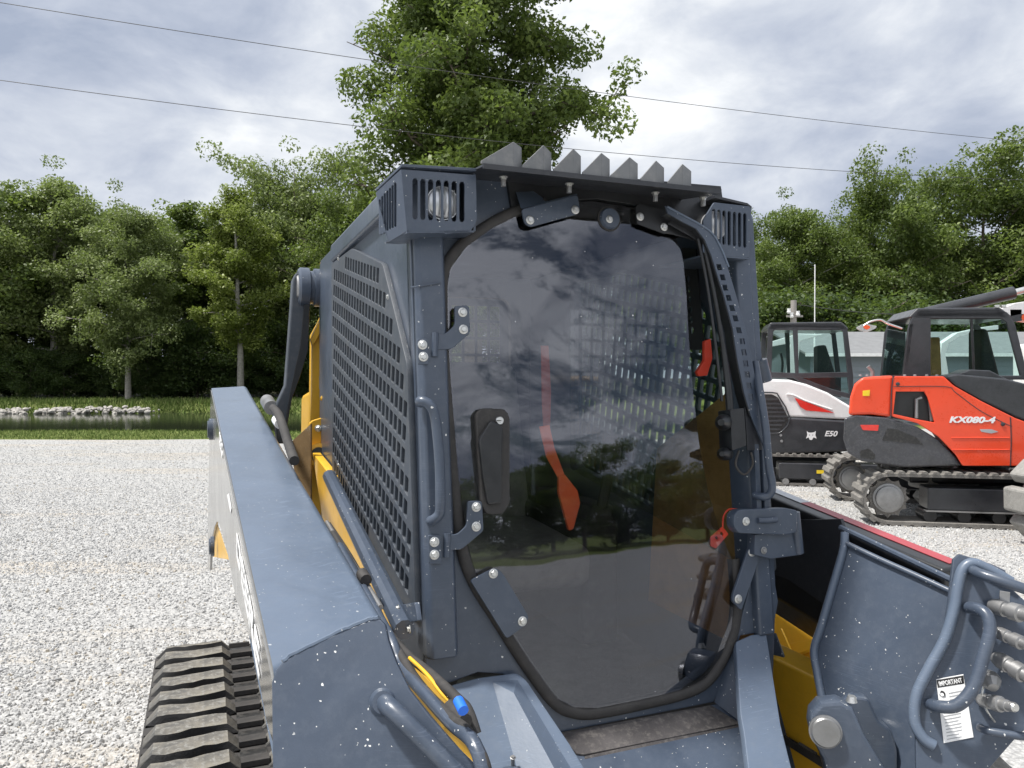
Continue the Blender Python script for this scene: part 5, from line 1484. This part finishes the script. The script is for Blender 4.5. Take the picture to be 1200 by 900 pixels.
    m.build('rear_pillar', 'charcoal_paint', c)
    MB().prism([q[0] + Vector((0, .05, .05)), q[1] + Vector((0, .05, 0)), q[1] + Vector((0, y1 - y0 - .05, 0)), q[0] + Vector((0, y1 - y0 - .05, .05))], (.008, 0, 0)).build('rear_window', 'cab_glass', c)
    MB().prism([q[0] + Vector((0, 0, -.1)), q[0] + Vector((0, 0, .06)), q[0] + Vector((0, y1 - y0, .06)), q[0] + Vector((0, y1 - y0, -.1))], (.05, 0, 0)).build('rear_sill', 'charcoal_paint', c)
    # seat
    s0 = C.at(1150, 440)
    MB().prism([C.at(1150, 385, -.4), C.at(1158, 385, -.4), C.at(1175, 450, -.4), C.at(1150, 450, -.4)], (0, .45, 0)).build('seat', 'interior', c, bevel=.04)
    MB().prism([C.at(1091, 395, -.5), C.at(1102, 395, -.5), C.at(1104, 440, -.5), C.at(1091, 440, -.5)], (0, .4, 0)).build('monitor_box', 'plain_brown', c, bevel=.02)
    MB().tube(smooth_path([C.at(1186, 385, -.1), C.at(1190, 400, -.1), C.at(1194, 425, -.1)], 4), .015, 8).build('grab_rail', 'black_paint', c)
    # mirror on a curved stalk
    mr = empty('mirror', (0, 0, 0)); mr.parent = e
    C.tube('mirror_stalk', 'steel', mr, [(1057, 385), (1040, 379), (1032, 375), (1020, 377), (1012, 382)], .014, out=.02)
    C.plate('mirror_shell', 'steel', mr, [(1003, 384), (1013, 379), (1028, 382), (1026, 385), (1017, 389), (1009, 388)], thick=.05, rad=.03, out=.03)
    C.plate('mirror_sticker', 'mirror_orange', mr, [(1011, 383), (1016, 380.5), (1021, 383), (1016, 387)], thick=.01, out=.042, rad=.03)
    # boom cylinder above and behind the cab
    d0, d1 = fr.at(1108, 362, (0, 2.0, 0), (0, 1, 0)), fr.at(1188, 343, (0, 2.0, 0), (0, 1, 0)); d2 = fr.at(1240, 330, (0, 2.0, 0), (0, 1, 0))
    cy = MB().cyl(d0 - (d1 - d0) * .3, d1, .085, 20).build('boom_cylinder', 'charcoal_paint', e, smooth=True)
    MB().cyl(d1, d2, .045, 16).build('cylinder_rod', 'steel', cy, smooth=True)
    # boom itself, mostly right of the frame
    bp = [fr.at(u, v, (0, 1.35, 0), (0, 1, 0)) for u, v in ((1215, 480), (1290, 340), (1420, 230), (1440, 250), (1340, 350), (1280, 500))]
    MB().prism(bp, (0, .25, 0)).build('boom', 'red_paint', e, bevel=.02)
    return e


red_excavator()


def white_excavator():
    fr = Frame((3.95, 12.1, 0), R(-12)); e = empty('excavator', fr.o, fr.yaw, label='white and black mini excavator marked E50 between the loader and the orange-red excavator', cat='excavator')
    S = Plane(fr, (0, .05, 0), (0, -1, 0), (1, 0, 0)); A = lambda u, v, y=.05: fr.at(u, v, (0, y, 0), (0, 1, 0))
    L = 1.9; r = .24
    for y0 in (0, 1.5):
        t = excav_track(e, L, r, y0, .4, 44, lugsize=(.07, .022)); sprocket(t, 0, r + .03, y0 + .03, .18)
        MB().prism([(.25, y0 - .005, .13), (.25, y0 - .005, .38), (1.7, y0 - .005, .38), (1.7, y0 - .005, .13)], (0, .38, 0)).build('track_frame', 'charcoal_paint', t, bevel=.02)
        for k in range(4): x = .35 + .4 * k; MB().lathe((x, y0 + .3, .09), (x, y0 - .01, .09), [(0, .055), (1, .05)], 14).build('track_roller', 'dull_steel', t, smooth=True)
    S.plate('track_decal', 'decal_yellow', e, [(957, 551), (968, 551), (968, 555), (957, 555)], thick=.003, out=.06)
    MB().cyl((.95, .95, .5), (.95, .95, .72), .42, 28).build('slew_ring', 'black_paint', e)
    # black skirt
    sk = [(870, 498), (905, 494), (915, 490), (930, 489), (1010, 494), (1040, 497), (1040, 527), (1000, 529), (905, 533), (860, 528)]
    MB().prism([A(*q) for q in sk], (0, 1.75, 0)).build('counterweight', 'charcoal_paint', e, bevel=.04, seg=3)
    # white hood
    hd = [(845, 470), (858, 448), (885, 444), (925, 445), (945, 450), (970, 460), (1000, 478), (1040, 494), (930, 489), (915, 490), (900, 494), (845, 494)]
    MB().prism([A(u, v, .07) for u, v in hd], (0, 1.70, 0)).build('engine_hood', 'white_paint', e, bevel=.04, seg=4)
    # hexagonal grille with slats
    G = [(868, 462), (905, 462), (912, 466), (924, 490), (916, 504), (906, 506), (868, 504)]
    g = S.plate('side_grille', 'decal_black', e, G, thick=.01, out=.008, rad=.03)
    for k in range(8):
        v = 467 + k * 5.0; ur = 913 + (v - 467) * .45 if v < 490 else 921 - (v - 490) * .6
        S.plate('grille_slat', 'charcoal_paint', g, [(870, v), (ur, v), (ur, v + 2.2), (870, v + 2.2)], thick=.02, out=.02, bevel=.001)
    S.tube('grille_rim', 'charcoal_paint', g, [(868, 460), (905, 460), (913, 465), (926, 490), (917, 505), (906, 508), (868, 506)], .012, out=.01, k=2)
    S.plate('reflector', 'reflector_red', e, [(931, 466), (958, 476), (978, 484), (945, 481), (938, 477)], thick=.005, out=.0, rad=.006)
    S.tube('hood_crease', 'white_paint', e, [(922, 462), (930, 463), (945, 470), (975, 480)], .012, out=-.01)
    a = S.at(966, 511, .004); text('lettering', 'E50', 'decal_white', e, a, (1, 0, 0), (0, 0, 1), .115, .002, shear=.3, bold=.003, sx=1.05)
    # small white cat-head mark: two ears, cheeks and muzzle
    cat = [(945.5, 505), (947, 506.5), (949, 507), (951, 507), (954, 506.5), (956, 505), (955.5, 510), (957, 514), (953.5, 512.5), (951.5, 515.5), (949, 515.5), (947.5, 512.5), (944.5, 514), (946, 510)]
    S.plate('maker_mark', 'decal_white', e, cat, [[(948, 509), (949.5, 510), (948, 510.5)], [(953, 509), (953, 510.5), (951.5, 510)]], thick=.002, out=.003, bevel=.00001)
    for u, v in ((915, 510), (916, 517)): MB().lathe(S.at(u, v, 0), S.at(u, v, .015), [(0, .025), (1, .02)], 12).build('plug', 'dull_steel', e)
    # cab
    c = empty('cab', (0, 0, 0)); c.parent = e; y0, y1 = .62, 1.55
    C = Plane(fr, (0, y0, 0), (0, -1, 0), (1, 0, 0))
    outer = [(897, 443), (900, 386), (904, 380), (985, 379), (993, 384), (1000, 440), (1000, 468), (975, 462), (935, 446), (930, 443)]
    w1 = [(904, 436), (906, 389), (910, 385), (929, 384), (932, 437)]; w2 = [(936, 437), (935, 384), (984, 385), (988, 389), (993, 436)]; w3 = [(940, 443), (993, 442), (995, 461), (975, 456)]
    C.plate('cab_side', 'charcoal_paint', c, outer, [w1, w2, w3], thick=.05, rad=.02, bevel=.008)
    for wn in (w1, w2, w3): C.plate('side_window', 'cab_glass', c, wn, thick=.006, out=-.02)
    po = [C.to2(C.at(*q)) for q in outer]; hw = [[C.to2(C.at(*q)) for q in wn] for wn in (w1, w2)]
    plate('cab_side', 'charcoal_paint', c, po, hw, .05, C.p + Vector((0, y1 - y0, 0)), C.x, C.y, .008, 0)
    MB().prism([C.at(u, v) for u, v in ((898, 386), (903, 378), (986, 377), (995, 385), (990, 387), (903, 387))], (0, y1 - y0, 0)).build('cab_roof', 'charcoal_paint', c, bevel=.02, seg=3)
    MB().prism([C.at(u, v, -.35) for u, v in ((958, 405), (968, 404), (980, 440), (958, 440))], (0, .4, 0)).build('seat', 'interior', c, bevel=.03)
    MB().tube(smooth_path([C.at(916, 437, -.3), C.at(917, 425, -.3), C.at(915, 414, -.3)], 3), .02, 8).build('joystick', 'interior', c)
    # white boom seen through the cab
    bp = [fr.at(u, v, (0, 2.1, 0), (0, 1, 0)) for u, v in ((905, 400), (935, 391), (965, 392), (938, 400), (934, 440), (922, 440), (926, 402), (905, 406))]
    MB().prism(bp, (0, .22, 0)).build('boom', 'white_paint', e, bevel=.01)
    for u, v in ((885, 440),): MB().prism([A(880, 438, .4), A(893, 436, .4), A(896, 446, .4), A(880, 446, .4)], (0, .2, 0)).build('exhaust_cover', 'white_paint', e, bevel=.01)


white_excavator()


def padded_crawler():
    """machine whose padded track end just enters the picture at the right"""
    fr = Frame((5.60, 7.55, 0), R(4)); e = empty('crawler_machine', fr.o, fr.yaw, label='machine with chunky dusty track pads, cut off by the right edge of the picture', cat='crawler')
    r = .36; L = 2.4; cx = -.28
    for y0 in (0, 1.7):
        t = empty('crawler_track', (0, 0, 0)); t.parent = e
        m = MB().prism([(-.135, 0, .0), (.135, 0, .0), (.12, 0, .115), (-.12, 0, .115)], (0, .45, 0)); v = m.v; me = bpy.data.meshes.new('track_pad'); me.from_pydata(v, [], m.f); me.materials.append(MATS['dusty_pad'])
        for x, z, a in stadium(L, r, 25):
            o = bpy.data.objects.new('track_pad', me); COL.objects.link(o); o.parent = t; o.location = (x, y0, z + .12); o.rotation_euler = (rnd.uniform(-.02, .02), -a + rnd.uniform(-.03, .03), 0)
            b = o.modifiers.new('bevel', 'BEVEL'); b.width = .025; b.segments = 2
        for x in (0, L): MB().lathe((x, y0 + .42, r + .12), (x, y0 + .05, r + .12), [(0, .30), (.9, .30), (.92, .2), (1, .18)], 30).build('idler_wheel', 'dull_steel', t, smooth=True)
        MB().prism([(.2, y0 + .08, .3), (.2, y0 + .08, .62), (2.2, y0 + .08, .62), (2.2, y0 + .08, .3)], (0, .3, 0)).build('track_frame', 'black_paint', t, bevel=.02)
    MB().prism([(.9, .1, .85), (.9, .1, 1.5), (2.9, .1, 1.5), (2.9, .1, .85)], (0, 1.9, 0)).build('machine_body', 'charcoal_paint', e, bevel=.06)


padded_crawler()


def white_machine():
    """boom of a white and orange machine beyond the red cab, at the right edge"""
    fr = Frame((0, 0, 0), 0); y = 12.5
    A = lambda u, v, yy=y: fr.at(u, v, (0, yy, 0), (0, 1, 0))
    p0 = A(1300, 470); e = empty('loader', (p0.x, y, 0), 0, label='white and orange machine behind the red excavator, its raised arm at the right edge', cat='loader')
    off = Vector((p0.x, y, 0)); Q = lambda u, v: A(u, v) - off
    MB().prism([Q(1170, 363), (Q(1190, 355)), Q(1210, 352), Q(1330, 380), Q(1330, 400), Q(1210, 366), Q(1180, 372)], (0, .2, 0)).build('arm', 'white_paint', e, bevel=.01)
    MB().prism([Q(1183, 362), Q(1198, 362), Q(1198, 376), Q(1184, 378)], (0, .25, 0)).build('arm_end', 'charcoal_paint', e, bevel=.01)
    MB().prism([Q(1195, 372), Q(1206, 364), Q(1240, 372), Q(1240, 380), Q(1200, 376)], (0, .22, 0)).build('arm_decal', 'mirror_orange', e, bevel=.005)
    MB().prism([Q(1250, 565), Q(1250, 400), Q(1420, 390), Q(1420, 565)], (0, 1.4, 0)).build('body', 'white_paint', e, bevel=.08)
    # pale arched arm seen through the red excavator's cab
    m = [(1108, 415), (1112, 402), (1125, 394), (1150, 388), (1170, 386), (1170, 381), (1148, 384), (1122, 390), (1104, 402), (1098, 440), (1112, 440)]
    for t in e.children: pass
    for t in (0,):
        for px in (m,): MB().prism([Q(u, v) for u, v in px], (0, .15, 0)).build('arched_arm', 'white_paint', e, bevel=.005)


white_machine()


def shed():
    y = 27.0; fr = Frame((0, 0, 0), 0); A = lambda u, v, yy: fr.at(u, v, (0, yy, 0), (0, 1, 0))
    a = A(946, 414, y); b = A(1290, 414, y); ze = a.z; ridge_y = y + 3.2; zr = A(1000, 391, ridge_y).z
    s = empty('shed', (a.x, y, 0), 0, label='long low grey shed with a shingled roof behind the excavators', cat='shed')
    Lx = b.x - a.x
    MB().box((Lx / 2, 3.2, ze / 2 - .02), (Lx - .3, 6.2, ze - .04)).build('wall', 'shed_wall', s)
    lap = MB()
    n = 12
    for k in range(n):
        z = .1 + k * (ze - .15) / n; lap.prism([(.15, .075, z), (.15, .098, z), (.15, .098, z + (ze - .15) / n - .01)][::1] , (Lx - .3, 0, 0))
    for k in range(n):
        z = .1 + k * (ze - .15) / n; MB().prism([(.14, .06, z), (.14, .10, z + (ze - .15) / n), (.14, .10, z)], (Lx - .28, 0, 0)).build('siding_board', 'shed_wall', s)
    m = MB(); m.prism([(-.2, -.35, ze - .06), (Lx + .2, -.35, ze - .06), (Lx + .2, 3.2, zr), (-.2, 3.2, zr)], (0, 0, .06)); m.prism([(-.2, 6.75, ze - .06), (Lx + .2, 6.75, ze - .06), (Lx + .2, 3.2, zr), (-.2, 3.2, zr)], (0, 0, .06)); m.build('roof', 'shingle', s)
    MB().box((Lx / 2, -.37, ze - .06), (Lx + .4, .03, .12)).build('fascia', 'trim_white', s)
    MB().poly([(.15, .1, ze - .05), (.15, 6.3, ze - .05), (.15, 3.2, zr - .02)]).build('gable', 'shed_wall', s)
    # shingle courses as low ridges
    k_ = 16
    for k in range(k_):
        t = k / k_; y0 = -.35 + t * 3.55; z0 = ze + t * (zr - ze + .06) + .001
        MB().prism([(-.2, y0, z0), (-.2, y0 + .02, z0 + .022), (-.2, y0 + .22, z0 + .02 + .2 * (zr - ze) / 3.55)], (Lx + .4, 0, 0)).build('shingle_course', 'shingle', s)


shed()


def poles():
    fr = Frame((0, 0, 0), 0); A = lambda u, v, yy: fr.at(u, v, (0, yy, 0), (0, 1, 0))
    p = A(930, 352, 24); t = A(930, 378, 24)
    o = empty('service_pole', (p.x, 24, 0), 0, label='short weathered post with white insulators behind the white excavator cab', cat='post')
    MB().cyl((0, 0, 0), (0, 0, p.z), .10, 12, .09).build('post_shaft', 'pole_wood', o, smooth=True)
    for dx, z in ((-.18, p.z - .42), (-.10, p.z - .55), (.10, p.z - .5)): MB().lathe((dx, -.1, z), (dx, -.1, z + .16), [(0, .05), (.3, .07), (.6, .05), (1, .06)], 12).build('insulator', 'trim_white', o, smooth=True)
    MB().box((0, -.09, p.z - .5), (.5, .06, .06)).build('cross_arm', 'pole_wood', o)
    q = A(955, 310, 20); o = empty('antenna_mast', (q.x, 20, 0), 0, label='thin pale vertical mast rising above the white excavator', cat='mast')
    MB().cyl((0, 0, 0), (0, 0, q.z * .6), .025, 8).build('lower_tube', 'trim_white', o); MB().cyl((0, 0, q.z * .6), (0, 0, q.z), .014, 8).build('upper_tube', 'trim_white', o)
    # low service wire
    w0 = A(935, 357, 24); w1 = A(1110, 367, 30)
    pts = [w0.lerp(w1, k / 12) - Vector((0, 0, .15 * math.sin(math.pi * k / 12))) for k in range(13)]
    tag(MB().tube(pts, .012, 5).build('service_wire', 'wire'), 'thin cable running from the short post over the grey shed', 'cable')
    # two overhead lines and the poles that carry them, outside the frame
    a0, a1 = Vector((-10.67, 16, 0)), Vector((17.0, 25.5, 0)); dv = a1 - a0
    e0, e1 = a0 - dv * .6, a0 + dv * 1.8
    for nm, (l0, l1), v0, v1, ln, lab in (('power_line', (0, 1200), 3, 166, 0, 'upper of the two overhead wires crossing the sky'), ('power_line', (0, 1045), 94, 204, 1, 'lower of the two overhead wires crossing the sky')):
        P = A(0, v0, 16); z0 = P.z; yy = (z0 - 1.75) * F / (440 - v1); Q = A(l1, v1, yy)
        d = Q - P; s, e = P - d * .6, Q + d * .8
        pts = []
        for k in range(41):
            t = k / 40; q = s.lerp(e, t); tt = -.6 + 2.4 * t if False else t * 2.4 - .6
            q.z += .9 * (tt * tt - tt); pts.append(q)
        tag(MB().tube(pts, .008, 5).build(nm, 'wire'), lab, 'power line', 'overhead wires')
    for i, x in enumerate((s, e)):
        o = empty('utility_pole', (x.x, x.y, 0), .3, label='wooden utility pole carrying the overhead wires, outside the picture on the ' + ('left' if i == 0 else 'right'), cat='utility pole')
        MB().cyl((0, 0, 0), (0, 0, 11.5), .16, 12, .11).build('pole_shaft', 'pole_wood', o, smooth=True); MB().box((0, 0, 10.9), (1.8, .1, .12)).build('cross_arm', 'pole_wood', o)


poles()
